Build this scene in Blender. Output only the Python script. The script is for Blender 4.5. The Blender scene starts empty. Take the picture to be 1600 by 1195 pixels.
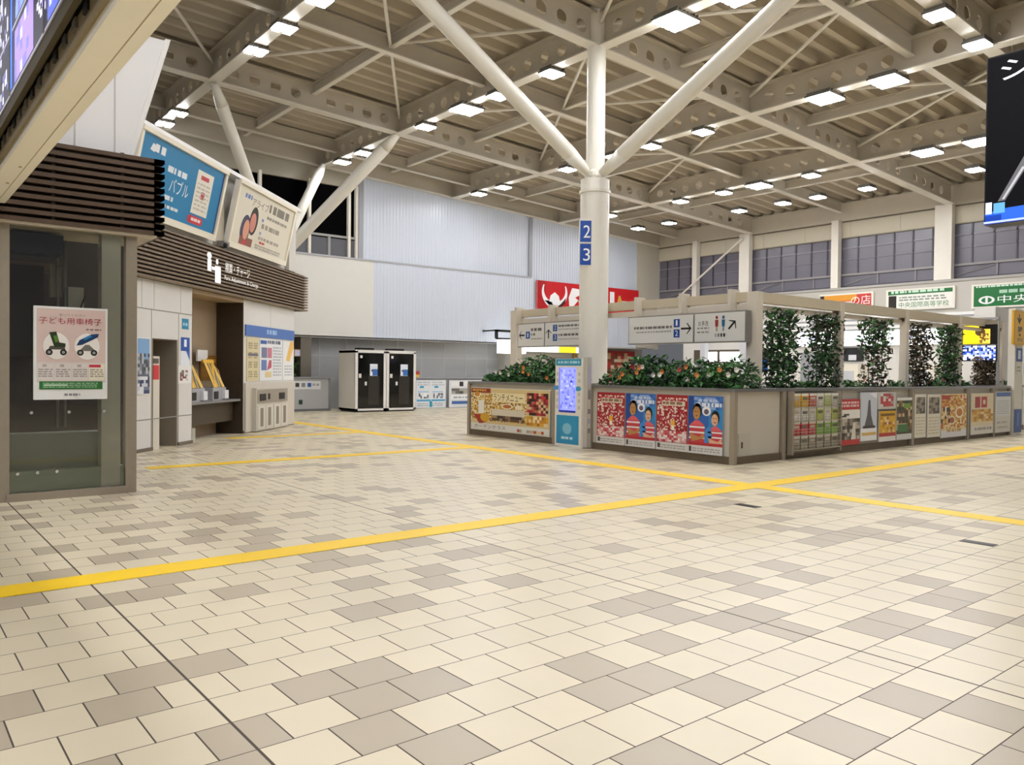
import bpy, math, random
from mathutils import Vector, Matrix

SC = bpy.context.scene
COL = bpy.context.collection
rnd = random.Random(7)
# ------------------------------------------------------------------ camera, world, exposure
YAW, PITCH, ROLL = math.radians(39.0), math.radians(-0.89), math.radians(-0.62)
cam_d = bpy.data.cameras.new('camera'); cam = bpy.data.objects.new('camera', cam_d); COL.objects.link(cam)
cam_d.sensor_fit = 'HORIZONTAL'; cam_d.sensor_width = 36.0; cam_d.lens = 1246.0 * 36.0 / 1600.0
cam_d.clip_start = 0.05; cam_d.clip_end = 300
_r = Vector((math.cos(YAW), -math.sin(YAW), 0)); _f0 = Vector((math.sin(YAW), math.cos(YAW), 0)); _z = Vector((0, 0, 1))
_f = _f0 * math.cos(PITCH) + _z * math.sin(PITCH); _u = -_f0 * math.sin(PITCH) + _z * math.cos(PITCH)
_right = _r * math.cos(ROLL) - _u * math.sin(ROLL); _up = _r * math.sin(ROLL) + _u * math.cos(ROLL)
cam.matrix_world = Matrix(((_right.x, _up.x, -_f.x, 0), (_right.y, _up.y, -_f.y, 0), (_right.z, _up.z, -_f.z, 1.5), (0, 0, 0, 1)))
SC.camera = cam
w = bpy.data.worlds.new('night'); SC.world = w; w.use_nodes = True
w.node_tree.nodes['Background'].inputs[0].default_value = (0.80, 0.83, 0.9, 1)
w.node_tree.nodes['Background'].inputs[1].default_value = 0.10
SC.view_settings.view_transform = 'Standard'; SC.view_settings.look = 'None'
SC.view_settings.gamma = 1.0; SC.view_settings.use_curve_mapping = False
SC.view_settings.exposure = 0.66
LAMP_POWER = 60.0

# ------------------------------------------------------------------ materials
def lin(h):
    h = h.lstrip('#'); out = []
    for i in (0, 2, 4):
        c = int(h[i:i + 2], 16) / 255.0
        out.append(c / 12.92 if c <= 0.04045 else ((c + 0.055) / 1.055) ** 2.4)
    return (out[0], out[1], out[2], 1.0)
_mats = {}
def M(h, rough=0.5, metal=0.0, emit=0.0, var=0.0, scale=6.0):
    k = (h, rough, metal, emit, var, scale)
    if k in _mats: return _mats[k]
    m = bpy.data.materials.new('m_' + h.strip('#')); m.use_nodes = True
    nt = m.node_tree; b = nt.nodes['Principled BSDF']; c = lin(h)
    b.inputs['Base Color'].default_value = c; b.inputs['Roughness'].default_value = rough
    b.inputs['Metallic'].default_value = metal
    if emit:
        b.inputs['Specular IOR Level'].default_value = .1; b.inputs['Emission Color'].default_value = c; b.inputs['Emission Strength'].default_value = emit
    if var:
        n = nt.nodes.new('ShaderNodeTexNoise'); n.inputs['Scale'].default_value = scale; n.inputs['Detail'].default_value = 4
        tc = nt.nodes.new('ShaderNodeTexCoord'); nt.links.new(tc.outputs['Object'], n.inputs['Vector'])
        mx = nt.nodes.new('ShaderNodeMix'); mx.data_type = 'RGBA'
        mx.inputs[6].default_value = tuple(v * (1 - var) for v in c[:3]) + (1,)
        mx.inputs[7].default_value = tuple(min(1, v * (1 + var)) for v in c[:3]) + (1,)
        nt.links.new(n.outputs['Fac'], mx.inputs[0]); nt.links.new(mx.outputs[2], b.inputs['Base Color'])
    _mats[k] = m
    return m
def glass_mat(name, tint, alpha, rough=0.03):
    m = bpy.data.materials.new(name); m.use_nodes = True; nt = m.node_tree; nt.nodes.clear()
    out = nt.nodes.new('ShaderNodeOutputMaterial'); mix = nt.nodes.new('ShaderNodeMixShader')
    tr = nt.nodes.new('ShaderNodeBsdfTransparent'); gl = nt.nodes.new('ShaderNodeBsdfGlossy')
    fr = nt.nodes.new('ShaderNodeFresnel'); fr.inputs[0].default_value = 1.5
    tr.inputs[0].default_value = tint; gl.inputs[1].default_value = rough
    ad = nt.nodes.new('ShaderNodeMath'); ad.operation = 'MULTIPLY_ADD'; ad.inputs[1].default_value = 1.0; ad.inputs[2].default_value = alpha
    nt.links.new(fr.outputs[0], ad.inputs[0]); nt.links.new(ad.outputs[0], mix.inputs[0])
    nt.links.new(tr.outputs[0], mix.inputs[1]); nt.links.new(gl.outputs[0], mix.inputs[2]); nt.links.new(mix.outputs[0], out.inputs[0])
    return m

STEEL = M('#c6bdac', .5, 0, 0, .06, 3)      # painted roof steel
STEEL_L = M('#e2dccf', .42, 0, 0, .04, 3)
TUBE = M('#e9e5da', .38, 0, 0, .03, 2)
DECK = M('#c0b5a1', .55, 0, 0, .08, 2)
CREAM = M('#d8cfb6', .45, 0, 0, .03, 4)
WHITE = M('#dcdad4', .4, 0, 0, .02, 5)
PANEL = M('#cfccc4', .35, 0, 0, .03, 4)
STAIN = M('#9d9282', .35, .2, 0, .08, 20)
STAIN_L = M('#b5ada0', .3, .4, 0, .06, 20)
WOOD = M('#54402f', .55, 0, 0, .25, 12)
WOOD2 = M('#7a6853', .55, 0, 0, .2, 12)
BLACK = M('#0b0b0c', .3, 0, 0, .1, 5)
DARK = M('#2a2420', .6, 0, 0, .2, 5)
BROWN = M('#6e5f4c', .55, 0, 0, .1, 4)
GREY = M('#9b9a98', .5, 0, 0, .05, 4)

# ------------------------------------------------------------------ mesh builder
class MB:
    def __init__(s): s.v = []; s.f = []; s.mi = []; s.m = []
    def mat(s, m):
        if m not in s.m: s.m.append(m)
        return s.m.index(m)
    def face(s, pts, m):
        i = len(s.v); s.v.extend([tuple(p) for p in pts]); s.f.append(tuple(range(i, i + len(pts)))); s.mi.append(s.mat(m))
    def hexa(s, p, m):       # p: 8 points, bottom 4 ccw then top 4
        i = len(s.v); s.v.extend([tuple(q) for q in p]); k = s.mat(m)
        for q in ((3, 2, 1, 0), (4, 5, 6, 7), (0, 1, 5, 4), (1, 2, 6, 5), (2, 3, 7, 6), (3, 0, 4, 7)):
            s.f.append(tuple(i + a for a in q)); s.mi.append(k)
    def box(s, x0, y0, z0, x1, y1, z1, m):
        x0, x1 = sorted((x0, x1)); y0, y1 = sorted((y0, y1)); z0, z1 = sorted((z0, z1))
        s.hexa([(x0, y0, z0), (x1, y0, z0), (x1, y1, z0), (x0, y1, z0), (x0, y0, z1), (x1, y0, z1), (x1, y1, z1), (x0, y1, z1)], m)
    def fbox(s, fr, s0, s1, d0, d1, z0, z1, m):   # box in a wall frame: along, outward, up
        P = fr.p
        s.hexa([P(s0, z0, d1), P(s1, z0, d1), P(s1, z0, d0), P(s0, z0, d0), P(s0, z1, d1), P(s1, z1, d1), P(s1, z1, d0), P(s0, z1, d0)], m)
    def cyl(s, a, b, r0, r1=None, n=14, m=None, cap=True):
        r1 = r0 if r1 is None else r1; a = Vector(a); b = Vector(b); d = (b - a).normalized()
        t = Vector((0, 0, 1)) if abs(d.z) < .95 else Vector((1, 0, 0)); e = d.cross(t).normalized(); g = d.cross(e)
        i = len(s.v); k = s.mat(m)
        for c, r in ((a, r0), (b, r1)):
            for j in range(n):
                q = 2 * math.pi * j / n; s.v.append(tuple(c + e * (r * math.cos(q)) + g * (r * math.sin(q))))
        for j in range(n):
            h = (j + 1) % n; s.f.append((i + j, i + h, i + n + h, i + n + j)); s.mi.append(k)
        if cap:
            s.f.append(tuple(i + j for j in reversed(range(n)))); s.mi.append(k)
            s.f.append(tuple(i + n + j for j in range(n))); s.mi.append(k)
    def sph(s, c, r, m, n=10, sz=1.0):
        i = len(s.v); k = s.mat(m); R = n // 2
        for a in range(R + 1):
            th = math.pi * a / R
            for j in range(n):
                q = 2 * math.pi * j / n
                s.v.append((c[0] + r * math.sin(th) * math.cos(q), c[1] + r * math.sin(th) * math.sin(q), c[2] + r * sz * math.cos(th)))
        for a in range(R):
            for j in range(n):
                h = (j + 1) % n; s.f.append((i + a * n + j, i + (a + 1) * n + j, i + (a + 1) * n + h, i + a * n + h)); s.mi.append(k)
    def build(s, name, parent=None, loc=None, smooth=False):
        base = Vector((0, 0, 0))
        if parent is not None:
            base = root_loc(parent)
        elif loc is not None:
            base = Vector(loc)
        me = bpy.data.meshes.new(name)
        me.from_pydata([(v[0] - base.x, v[1] - base.y, v[2] - base.z) for v in s.v], [], s.f)
        for m in s.m: me.materials.append(m)
        me.polygons.foreach_set('material_index', s.mi)
        if smooth: me.polygons.foreach_set('use_smooth', [True] * len(s.f))
        me.update()
        o = bpy.data.objects.new(name, me); COL.objects.link(o)
        if parent is not None: o.parent = parent
        elif loc is not None: o.location = loc
        return o
def root_loc(o):
    v = Vector((0, 0, 0))
    while o is not None: v = v + Vector(o.location); o = o.parent
    return v
def thing(name, label, cat, loc, group=None):
    o = bpy.data.objects.new(name, None); COL.objects.link(o); o.empty_display_size = .2
    o.location = loc; o['label'] = label; o['category'] = cat
    if group: o['group'] = group
    return o
def tag(o, label, cat, group=None, kind=None):
    o['label'] = label; o['category'] = cat
    if group: o['group'] = group
    if kind: o['kind'] = kind
    return o
def struct(mb, name, label=None, cat=None, loc=None, parent=None, smooth=False):
    o = mb.build(name, parent, loc, smooth)
    if parent is None:
        o['kind'] = 'structure'
        if label: o['label'] = label
        if cat: o['category'] = cat
    return o
class Fr:     # a wall-like frame: origin, along, up (may lean), outward
    def __init__(s, O, U, V=(0, 0, 1)):
        s.O = Vector(O); s.U = Vector(U).normalized(); s.V = Vector(V).normalized()
        s.N = s.U.cross(s.V).normalized()
    def p(s, u, v, d=0.0): return s.O + s.U * u + s.V * v + s.N * d
_tx = {}
def text_geo(body):
    if body in _tx: return _tx[body]
    c = bpy.data.curves.new('tmp', 'FONT'); c.body = body; c.resolution_u = 3
    o = bpy.data.objects.new('tmp', c); COL.objects.link(o)
    me = bpy.data.meshes.new_from_object(o.evaluated_get(bpy.context.evaluated_depsgraph_get()))
    vs = [(v.co.x, v.co.y) for v in me.vertices]; fs = [tuple(p.vertices) for p in me.polygons]
    bpy.data.objects.remove(o); bpy.data.curves.remove(c); bpy.data.meshes.remove(me)
    _tx[body] = (vs, fs); return _tx[body]
class Art:    # flat printed artwork in a frame, layered 1.5 mm apart
    def __init__(s, fr, base=0.0, emit=0.0, rough=.35, step=.0015):
        s.fr = fr; s.b = base; s.e = emit; s.r = rough; s.mb = MB(); s.st = step; s.g = random.Random(3)
    def m(s, c): return M(c, s.r, 0, s.e)
    def poly(s, pts, c, l=1): s.mb.face([s.fr.p(u, v, s.b + l * s.st) for u, v in pts], s.m(c))
    def rect(s, u0, v0, u1, v1, c, l=1): s.poly([(u0, v0), (u1, v0), (u1, v1), (u0, v1)], c, l)
    def ell(s, cu, cv, ru, rv, c, l=2, n=20): s.poly([(cu + ru * math.cos(6.28318 * i / n), cv + rv * math.sin(6.28318 * i / n)) for i in range(n)], c, l)
    def text(s, body, u0, v0, u1, v1, c, l=4):   # fit the glyphs in a box
        vs, fs = text_geo(body)
        if not vs: return
        x0 = min(p[0] for p in vs); x1 = max(p[0] for p in vs); y0 = min(p[1] for p in vs); y1 = max(p[1] for p in vs)
        kx = (u1 - u0) / (x1 - x0); ky = (v1 - v0) / (y1 - y0)
        i = len(s.mb.v); k = s.mb.mat(s.m(c))
        s.mb.v.extend([tuple(s.fr.p(u0 + (x - x0) * kx, v0 + (y - y0) * ky, s.b + l * s.st)) for x, y in vs])
        for f in fs: s.mb.f.append(tuple(i + a for a in f)); s.mb.mi.append(k)
    def lines(s, u0, v0, u1, v1, rows, c, l=4, fill=.55):   # small print too fine to read
        h = (v1 - v0) / rows
        for r in range(rows):
            u = u0; y = v0 + r * h + h * .2
            while u < u1 - h * .3:
                wd = min(h * s.g.uniform(.5, 2.2), u1 - u); s.rect(u, y, u + wd, y + h * fill, c, l); u += wd + h * s.g.uniform(.2, .6)
    def mosaic(s, u0, v0, u1, v1, nu, nv, cols, l=2, dens=1.0):
        du = (u1 - u0) / nu; dv = (v1 - v0) / nv
        for i in range(nu):
            for j in range(nv):
                if s.g.random() < dens: s.rect(u0 + i * du, v0 + j * dv, u0 + (i + 1) * du, v0 + (j + 1) * dv, s.g.choice(cols), l)
    def build(s, name, parent): return s.mb.build(name, parent)
def copy_tree(o, parent=None):
    c = o.copy(); COL.objects.link(c)
    if parent is not None: c.parent = parent
    for ch in [q for q in bpy.data.objects if q.parent is o]: copy_tree(ch, c)
    return c

# ------------------------------------------------------------------ floor
def floor_material():
    m = bpy.data.materials.new('floor_tiles'); m.use_nodes = True; nt = m.node_tree; L = nt.links
    b = nt.nodes['Principled BSDF']
    geo = nt.nodes.new('ShaderNodeNewGeometry'); sep = nt.nodes.new('ShaderNodeSeparateXYZ'); L.new(geo.outputs['Position'], sep.inputs[0])
    def mt(op, a, bb=None, c=None):
        n = nt.nodes.new('ShaderNodeMath'); n.operation = op
        for i, v in enumerate((a, bb, c)):
            if v is None: continue
            if isinstance(v, (int, float)): n.inputs[i].default_value = v
            else: L.new(v, n.inputs[i])
        return n.outputs[0]
    P = 0.2985
    y = mt('DIVIDE', mt('SUBTRACT', sep.outputs[1], 3.035 - 20 * P), P)
    row = mt('FLOOR', y); fy = mt('SUBTRACT', y, row)
    off = mt('MULTIPLY', mt('MODULO', row, 2.0), 0.5)
    x = mt('ADD', mt('DIVIDE', mt('SUBTRACT', sep.outputs[0], 1.94 - 20 * P), P), off)
    colm = mt('FLOOR', x); fx = mt('SUBTRACT', x, colm)
    cv = nt.nodes.new('ShaderNodeCombineXYZ'); L.new(colm, cv.inputs[0]); L.new(row, cv.inputs[1])
    wn = nt.nodes.new('ShaderNodeTexWhiteNoise'); wn.noise_dimensions = '2D'; L.new(cv.outputs[0], wn.inputs['Vector'])
    isdark = mt('LESS_THAN', wn.outputs['Value'], 0.2)
    sc = nt.nodes.new('ShaderNodeSeparateColor'); L.new(wn.outputs['Color'], sc.inputs[0])
    mix = nt.nodes.new('ShaderNodeMix'); mix.data_type = 'RGBA'; L.new(isdark, mix.inputs[0])
    mix.inputs[6].default_value = lin('#dcd0b4'); mix.inputs[7].default_value = lin('#b8ab94')
    nz = nt.nodes.new('ShaderNodeTexNoise'); nz.inputs['Scale'].default_value = 2.2; nz.inputs['Detail'].default_value = 5; L.new(geo.outputs['Position'], nz.inputs['Vector'])
    val = mt('ADD', mt('MULTIPLY', sc.outputs[1], 0.07), mt('ADD', mt('MULTIPLY', nz.outputs['Fac'], 0.12), 0.90))
    hv = nt.nodes.new('ShaderNodeHueSaturation'); L.new(mix.outputs[2], hv.inputs['Color']); L.new(val, hv.inputs['Value'])
    ex = mt('MINIMUM', fx, mt('SUBTRACT', 1.0, fx)); ey = mt('MINIMUM', fy, mt('SUBTRACT', 1.0, fy))
    grout = mt('LESS_THAN', mt('MINIMUM', mt('MULTIPLY', ex, .8), ey), 0.0095)
    # movement joints every 2.975 m
    jx = mt('DIVIDE', mt('SUBTRACT', sep.outputs[0], 1.1938 - 2.985 * 8), 2.985); fj = mt('SUBTRACT', jx, mt('FLOOR', jx))
    joint = mt('LESS_THAN', mt('MINIMUM', fj, mt('SUBTRACT', 1.0, fj)), 0.0021)
    g = mt('MAXIMUM', grout, joint)
    m2 = nt.nodes.new('ShaderNodeMix'); m2.data_type = 'RGBA'; L.new(g, m2.inputs[0]); L.new(hv.outputs[0], m2.inputs[6]); m2.inputs[7].default_value = lin('#4c4238')
    L.new(m2.outputs[2], b.inputs['Base Color'])
    L.new(mt('ADD', mt('MULTIPLY', g, 0.4), mt('ADD', mt('MULTIPLY', nz.outputs['Fac'], 0.1), 0.30)), b.inputs['Roughness'])
    bp = nt.nodes.new('ShaderNodeBump'); bp.inputs['Strength'].default_value = .25; bp.inputs['Distance'].default_value = .003
    L.new(mt('SUBTRACT', 1.0, g), bp.inputs['Height']); L.new(bp.outputs[0], b.inputs['Normal'])
    return m
f = MB(); f.face([(-14, -14, 0), (46, -14, 0), (46, 40, 0), (-14, 40, 0)], floor_material())
struct(f, 'floor', 'cream and grey tiled concourse floor', 'floor')

YEL = M('#fbd01c', .45, 0, 0, .06, 3)
def strip(x0, y0, x1, y1, z, label):
    m = MB(); m.box(x0, y0, 0.0005, x1, y1, z, YEL)
    # slight raised edges of the strip sections
    o = m.build('guide_strip', None, ((x0 + x1) / 2, (y0 + y1) / 2, 0)); tag(o, label, 'floor marking', 'yellow guide strips on the floor')
strip(-12, 6.03, 27.8, 6.33, .004, 'long yellow guide strip crossing the whole foreground floor from lower left')
strip(9.0, -12, 9.3, 6.03, .004, 'yellow guide strip running from the crossing to the right edge')
strip(9.0, 6.33, 9.3, 22.5, .004, 'long yellow guide strip from the crossing past the planter toward the work booths')
strip(3.2, 12.3, 9.0, 12.6, .004, 'yellow guide strip meeting the long one left of the yellow restaurant poster')
strip(5.9, 16.65, 9.0, 16.95, .004, 'short yellow guide strip in front of the parcel cabinet with four doors')
for y0, y1, lb in ((5.15, 5.43, 'dark floor slot plate just below the crossing of the yellow strips'), (2.75, 3.03, 'dark floor slot plate on the tiles near the right edge')):
    t = thing('floor_slot_plate', lb, 'floor plate', (7.72, (y0 + y1) / 2, 0))
    m = MB(); m.box(7.66, y0, 0.0005, 7.78, y1, .004, M('#3a352e', .4, .7)); m.build('plate', t)
    m = MB(); m.box(7.70, y0 + .02, .004, 7.74, y1 - .02, .0055, BLACK); m.build('slot', t)

# ------------------------------------------------------------------ roof
SL = 0.05
def zf(x): return 7.668 + SL * (30.84 - x)      # underside of the main girders
GX = [-4.3, 1.35, 6.98, 12.55, 18.2, 23.85]
GY = [-4.4, 4.1, 12.6, 21.05]
DEP = 0.72
def web(mb, a0, b0, b1, axis, x_or_y, z_of, h, centers, r, m, t=.012):
    """web plate with round openings; along coordinate b0..b1"""
    def pt(s, z, d):
        return (x_or_y + d, s, z_of(s) + z) if axis == 'Y' else (s, x_or_y + d, z_of(s) + z)
    prev = b0
    def solid(s0, s1):
        if s1 - s0 > .002:
            for d in (-t, t): mb.face([pt(s0, 0, d), pt(s1, 0, d), pt(s1, h, d), pt(s0, h, d)], m)
    hw = r * 1.35
    for c in centers:
        solid(prev, c - hw)
        cz = h / 2; n = 20; A = sorted([2 * math.pi * i / n for i in range(n)] + [math.atan2(sy * cz, sx * hw) % (2 * math.pi) for sx in (-1, 1) for sy in (-1, 1)])
        inn = []; out = []
        for q in A:
            ca, sa = math.cos(q), math.sin(q); k = min(hw / abs(ca) if abs(ca) > 1e-9 else 1e9, cz / abs(sa) if abs(sa) > 1e-9 else 1e9)
            inn.append((c + r * ca, cz + r * sa)); out.append((c + k * ca, cz + k * sa))
        for i in range(len(A)):
            j = (i + 1) % len(A)
            for d in (-t, t): mb.face([pt(*inn[i], d), pt(*out[i], d), pt(*out[j], d), pt(*inn[j], d)], m)
            mb.face([pt(*inn[i], -t), pt(*inn[j], -t), pt(*inn[j], t), pt(*inn[i], t)], m)
        prev = c + hw
    solid(prev, b1)
def girder(axis, pos, b0, b1, z_of, h, holes, name='ceiling_beam', fw=.15, label=None):
    mb = MB()
    def seg(z0, z1, wd):
        if axis == 'Y': P = lambda s, d, z: (pos + d, s, z_of(s) + z)
        else: P = lambda s, d, z: (s, pos + d, z_of(s) + z)
        mb.hexa([P(b0, -wd, z0), P(b1, -wd, z0), P(b1, wd, z0), P(b0, wd, z0), P(b0, -wd, z1), P(b1, -wd, z1), P(b1, wd, z1), P(b0, wd, z1)], STEEL_L if z0 == 0 else STEEL)
    seg(0, .03, fw); seg(h - .03, h, fw)
    web(mb, None, b0, b1, axis, pos, lambda s: z_of(s) + .03, h - .06, holes, .15, STEEL)
    return struct(mb, name, label, 'roof beam')
def hole_list(nodes, n, lo, hi):
    out = []
    for a, b in zip(nodes[:-1], nodes[1:]):
        st = (b - a) / (n * 2 + 2)
        for half in (0, 1):
            s0 = a + half * (b - a) / 2
            for i in range(n): out.append(s0 + st * .95 + i * ((b - a) / 2 - 1.9 * st) / (n - 1))
    return [c for c in out if lo < c < hi]
nodesY = GY + [29.5]
for x in GX:
    girder('Y', x, -8, 26.3, lambda s, x=x: zf(x), DEP, hole_list([-12.9] + nodesY, 6, -8, 26.0))
for y in GY[1:]:
    girder('X', y, -6, 30.6, lambda s: zf(s), DEP, hole_list(GX + [30.4], 4, -6, 30.3))
girder('X', 6.8, 12.55, 30.6, lambda s: zf(s), DEP, hole_list([12.55, 18.2, 23.85, 30.4], 4, 12.6, 30.3))
def plain(axis, pos, b0, b1, z_of, h, fw=.09):
    girder(axis, pos, b0, b1, z_of, h, [], fw=fw)
for y in (8.4, 16.8, 25.2, 0.0):
    plain('X', y, -6, 30.6, lambda s: zf(s) + .30, .42)
for x in (-1.5, 4.17, 9.77, 15.38, 21.03, 26.6):
    plain('Y', x, -8, 26.3, lambda s, x=x: zf(x) + .44, .28, .07)
# horizontal bracing rods: one cross per bay, and vertical-plane stays
br = 0
for i, x0 in enumerate(GX[:-1]):
    x1 = GX[i + 1]
    for y0, y1 in zip(GY[:-1], GY[1:]):
        m = MB(); m.cyl((x0, y1, zf(x0) + .56), (x1, y0, zf(x1) + .56), .045, n=8, m=STEEL_L); struct(m, 'ceiling_beam', 'slim brace tube across a roof bay', 'roof brace')
        m = MB(); m.cyl((x0, y0, zf(x0) + .50), (x1, y1, zf(x1) + .50), .04, n=8, m=STEEL_L); struct(m, 'ceiling_beam', 'slim brace tube across a roof bay', 'roof brace')
# ribbed deck
d = MB(); pt_ = .56; y = -9.0; zz = lambda x: zf(x) + DEP + .07; prof = []
while y < 27.2:
    prof += [(y, 0), (y + .16, 0), (y + .22, .22), (y + .50, .22)]; y += pt_
for (ya, za), (yb, zb) in zip(prof[:-1], prof[1:]):
    d.face([(-7, ya, zz(-7) + za), (-7, yb, zz(-7) + zb), (31.2, yb, zz(31.2) + zb), (31.2, ya, zz(31.2) + za)], DECK)
struct(d, 'ceiling', 'ribbed beige metal roof deck', 'ceiling')

# ------------------------------------------------------------------ lamps
LAMPM = M('#fcfcff', .4, 0, LAMP_POWER)
BIG = {(12.57, 17.6), (12.57, 10.45), (12.57, 9.0), (18.2, 10.45), (18.2, 8.9), (23.88, 16.1), (23.88, 10.5), (23.88, 9.1)}
def lamp(x, y, nstrip, label):
    z = zf(x) - .02; h = .38 if (x, y) in BIG else .29 if x < 2 else .25; q = h / .42
    t = thing('ceiling_lamp', label, 'ceiling lamp', (x, y, z), 'square ceiling lamps under the roof')
    hz_ = M('#6d6a64', .4, .5)
    m = MB(); m.box(x - h, y - .86 * h, z - .07, x + h, y + .86 * h, z - .02, hz_)
    for i in range(7): m.box(x - (.36 - i * .115) * q, y - .34 * q, z - .02, x - (.33 - i * .115) * q, y + .34 * q, z + .05, hz_)
    m.build('housing', t)
    m = MB()
    m.box(x - .3 * q, y - .03, z + .02, x + .3 * q, y + .03, z + .06, hz_); m.box(x - .05, y - .05, z - .02, x + .05, y + .05, z + .1, hz_)
    m.build('bracket', t)
    wd = 1.95 * h / nstrip
    for i in range(nstrip):
        a = x - .975 * h + i * wd
        m = MB(); m.box(a + .13 * wd + .008, y - .81 * h, z - .10, a + .87 * wd - .008, y + .81 * h, z - .07, LAMPM); m.build('light_panel', t)
ordn = ['first', 'second', 'third', 'fourth', 'fifth', 'sixth', 'seventh', 'eighth', 'ninth', 'tenth', 'eleventh', 'twelfth']
rowsL = [  # lamps nearest the camera are unseen; several added to brighten the foreground floor
    (6.98, [25.3, 24.0, 18.1, 16.5, 14.8, 10.3, 8.4, 5.5, 3.8, 1.5, -0.5, -3.0], 2, 'roof beam above the billboards'),
    (12.57, [24.8, 23.3, 19.6, 17.6, 16.2, 14.15, 10.45, 9.0, 5.6, 3.6, 0.8, -1.5], 4, 'roof beam above the round column'),
    (18.2, [24.6, 23.1, 19.65, 17.5, 16.0, 14.1, 10.45, 8.9, 3.2, 1.0], 4, 'roof beam beyond the round column'),
    (23.88, [23.2, 19.5, 17.55, 16.1, 14.15, 10.5, 9.1, 3.5], 4, 'roof beam nearest the far windows'),
    (26.45, [23.95, 22.2, 18.7, 16.8, 15.4, 13.6, 10.2], 4, 'small beam next to the far windows'),
    (1.4, [18, 14.5, 9.0, 7.0, 5.0, 3.0, 1.0, -1.5, -4.5], 2, 'roof beam over the lift'),
    (-1.45, [5.5, 2.5, -0.5], 2, 'added fill row left of the lift'),  # unseen row, added to brighten the floor at the lower left
    (-4.2, [12, 8, 4, 1, -2, -5], 2, 'roof beam left of the lift')]
for x, ys, ns, nm in rowsL:
    for i, y in enumerate(ys):
        lamp(x, y, ns, '%s square lamp from the back wall on the %s' % (ordn[i], nm))
lamp(17.65, 6.8, 2, 'two-panel lamp on the cross beam beside the black video screen')
lamp(15.85, 6.8, 2, 'two-panel lamp on the cross beam at the upper right corner')

# ------------------------------------------------------------------ back wall (white) and right wall (windows)
def corr_material(h, sc, rough=.3):
    m = bpy.data.materials.new('corrugated'); m.use_nodes = True; nt = m.node_tree; b = nt.nodes['Principled BSDF']
    b.inputs['Base Color'].default_value = lin(h); b.inputs['Roughness'].default_value = rough
    g = nt.nodes.new('ShaderNodeNewGeometry'); wv = nt.nodes.new('ShaderNodeTexWave'); wv.wave_type = 'BANDS'; wv.bands_direction = 'X'
    wv.inputs['Scale'].default_value = sc; nt.links.new(g.outputs['Position'], wv.inputs['Vector'])
    wv.inputs['Distortion'].default_value = 0
    bp = nt.nodes.new('ShaderNodeBump'); bp.inputs['Strength'].default_value = .5; bp.inputs['Distance'].default_value = .02
    nt.links.new(wv.outputs['Fac'], bp.inputs['Height']); nt.links.new(bp.outputs[0], b.inputs['Normal'])
    return m
CORR = corr_material('#ccd3e0', 2.2)
YB = 26.5
wb = MB()
wb.box(14.75, YB, 2.62, 22.5, YB + .3, 5.52, CORR)              # lower white cladding
wb.box(6.0, YB, 2.62, 14.75, YB + .3, 5.52, WHITE)
wb.box(14.2, YB + .06, 5.56, 22.4, YB + .3, 8.75, CORR)         # upper panel
wb.box(22.5, YB + .04, 2.62, 29.25, YB + .3, 8.2, CORR)
wb.box(29.25, YB - .0, 2.62, 30.9, YB + .3, 8.0, M('#bdb7a8', .5, 0, 0, .03))
wb.box(6.0, YB + .05, 8.1, 14.2, YB + .3, 9.6, M('#9a9382', .5, 0, 0, .05))
wb.box(-6, YB + .05, 2.6, 6.0, YB + .3, 9.9, PANEL)
wb.hexa([(-6, YB + .1, zf(-6) + .1), (30.9, YB + .1, zf(30.9) + .1), (30.9, YB + .2, zf(30.9) + .1), (-6, YB + .2, zf(-6) + .1), (-6, YB + .1, zf(-6) + 1.1), (30.9, YB + .1, zf(30.9) + 1.1), (30.9, YB + .2, zf(30.9) + 1.1), (-6, YB + .2, zf(-6) + 1.1)], STEEL)
struct(wb, 'wall_back', 'white panelled wall at the back of the hall', 'wall')
girder('X', YB - .12, 2, 30.7, lambda s: zf(s) + .05, .80, [], fw=.10)
tr = MB(); tr.hexa([(6, YB - .10, zf(6) + .1), (30.8, YB - .10, zf(30.8) + .02), (30.8, YB + .04, zf(30.8) + .02), (6, YB + .04, zf(6) + .1), (6, YB - .10, zf(6) + .28), (30.8, YB - .10, zf(30.8) + .16), (30.8, YB + .04, zf(30.8) + .16), (6, YB + .04, zf(6) + .28)], STEEL_L)
struct(tr, 'trim_1', 'pale eaves trim along the top of the back wall', 'trim')
tr = MB(); tr.box(6, YB - .03, 5.5, 22.45, YB + .06, 5.56, M('#a9aaac', .4, .3)); struct(tr, 'trim_2', 'grey ledge between upper and lower wall panels', 'trim')
tr = MB()
for x in (14.2, 22.42): tr.box(x - .09, YB - .02, 5.56, x + .09, YB + .08, zf(x), M('#9a9ca2', .4, .3))
struct(tr, 'trim_3', 'grey vertical joints of the upper wall panel', 'trim')
# window at upper left of the back wall: night outside
NIGHT = M('#030304', .75, 0, 0, .2, 3); NIGHT.node_tree.nodes['Principled BSDF'].inputs['Specular IOR Level'].default_value = .03
wn = MB(); wn.box(6.0, YB + .16, 5.56, 14.1, YB + .2, 8.2, NIGHT); win1 = struct(wn, 'window_1', 'black night window over the back wall', 'window')
wn = MB()
for x in (8.6, 10.4, 12.2, 13.75, 14.05): wn.box(x - .05, YB + .02, 5.56, x + .05, YB + .16, 8.2, STEEL_L)
wn.build('window_frame', win1)
wn = MB(); wn.box(6, YB + .06, 6.24, 14, YB + .16, 6.32, GREY)
for x in (11.2, 12.98): wn.box(x - .05, YB + .08, 5.56, x + .05, YB + .16, 6.24, GREY)
wn.box(6, YB + .12, 5.56, 14, YB + .17, 6.2, M('#55565c', .4)); wn.build('window_rail', win1)
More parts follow.
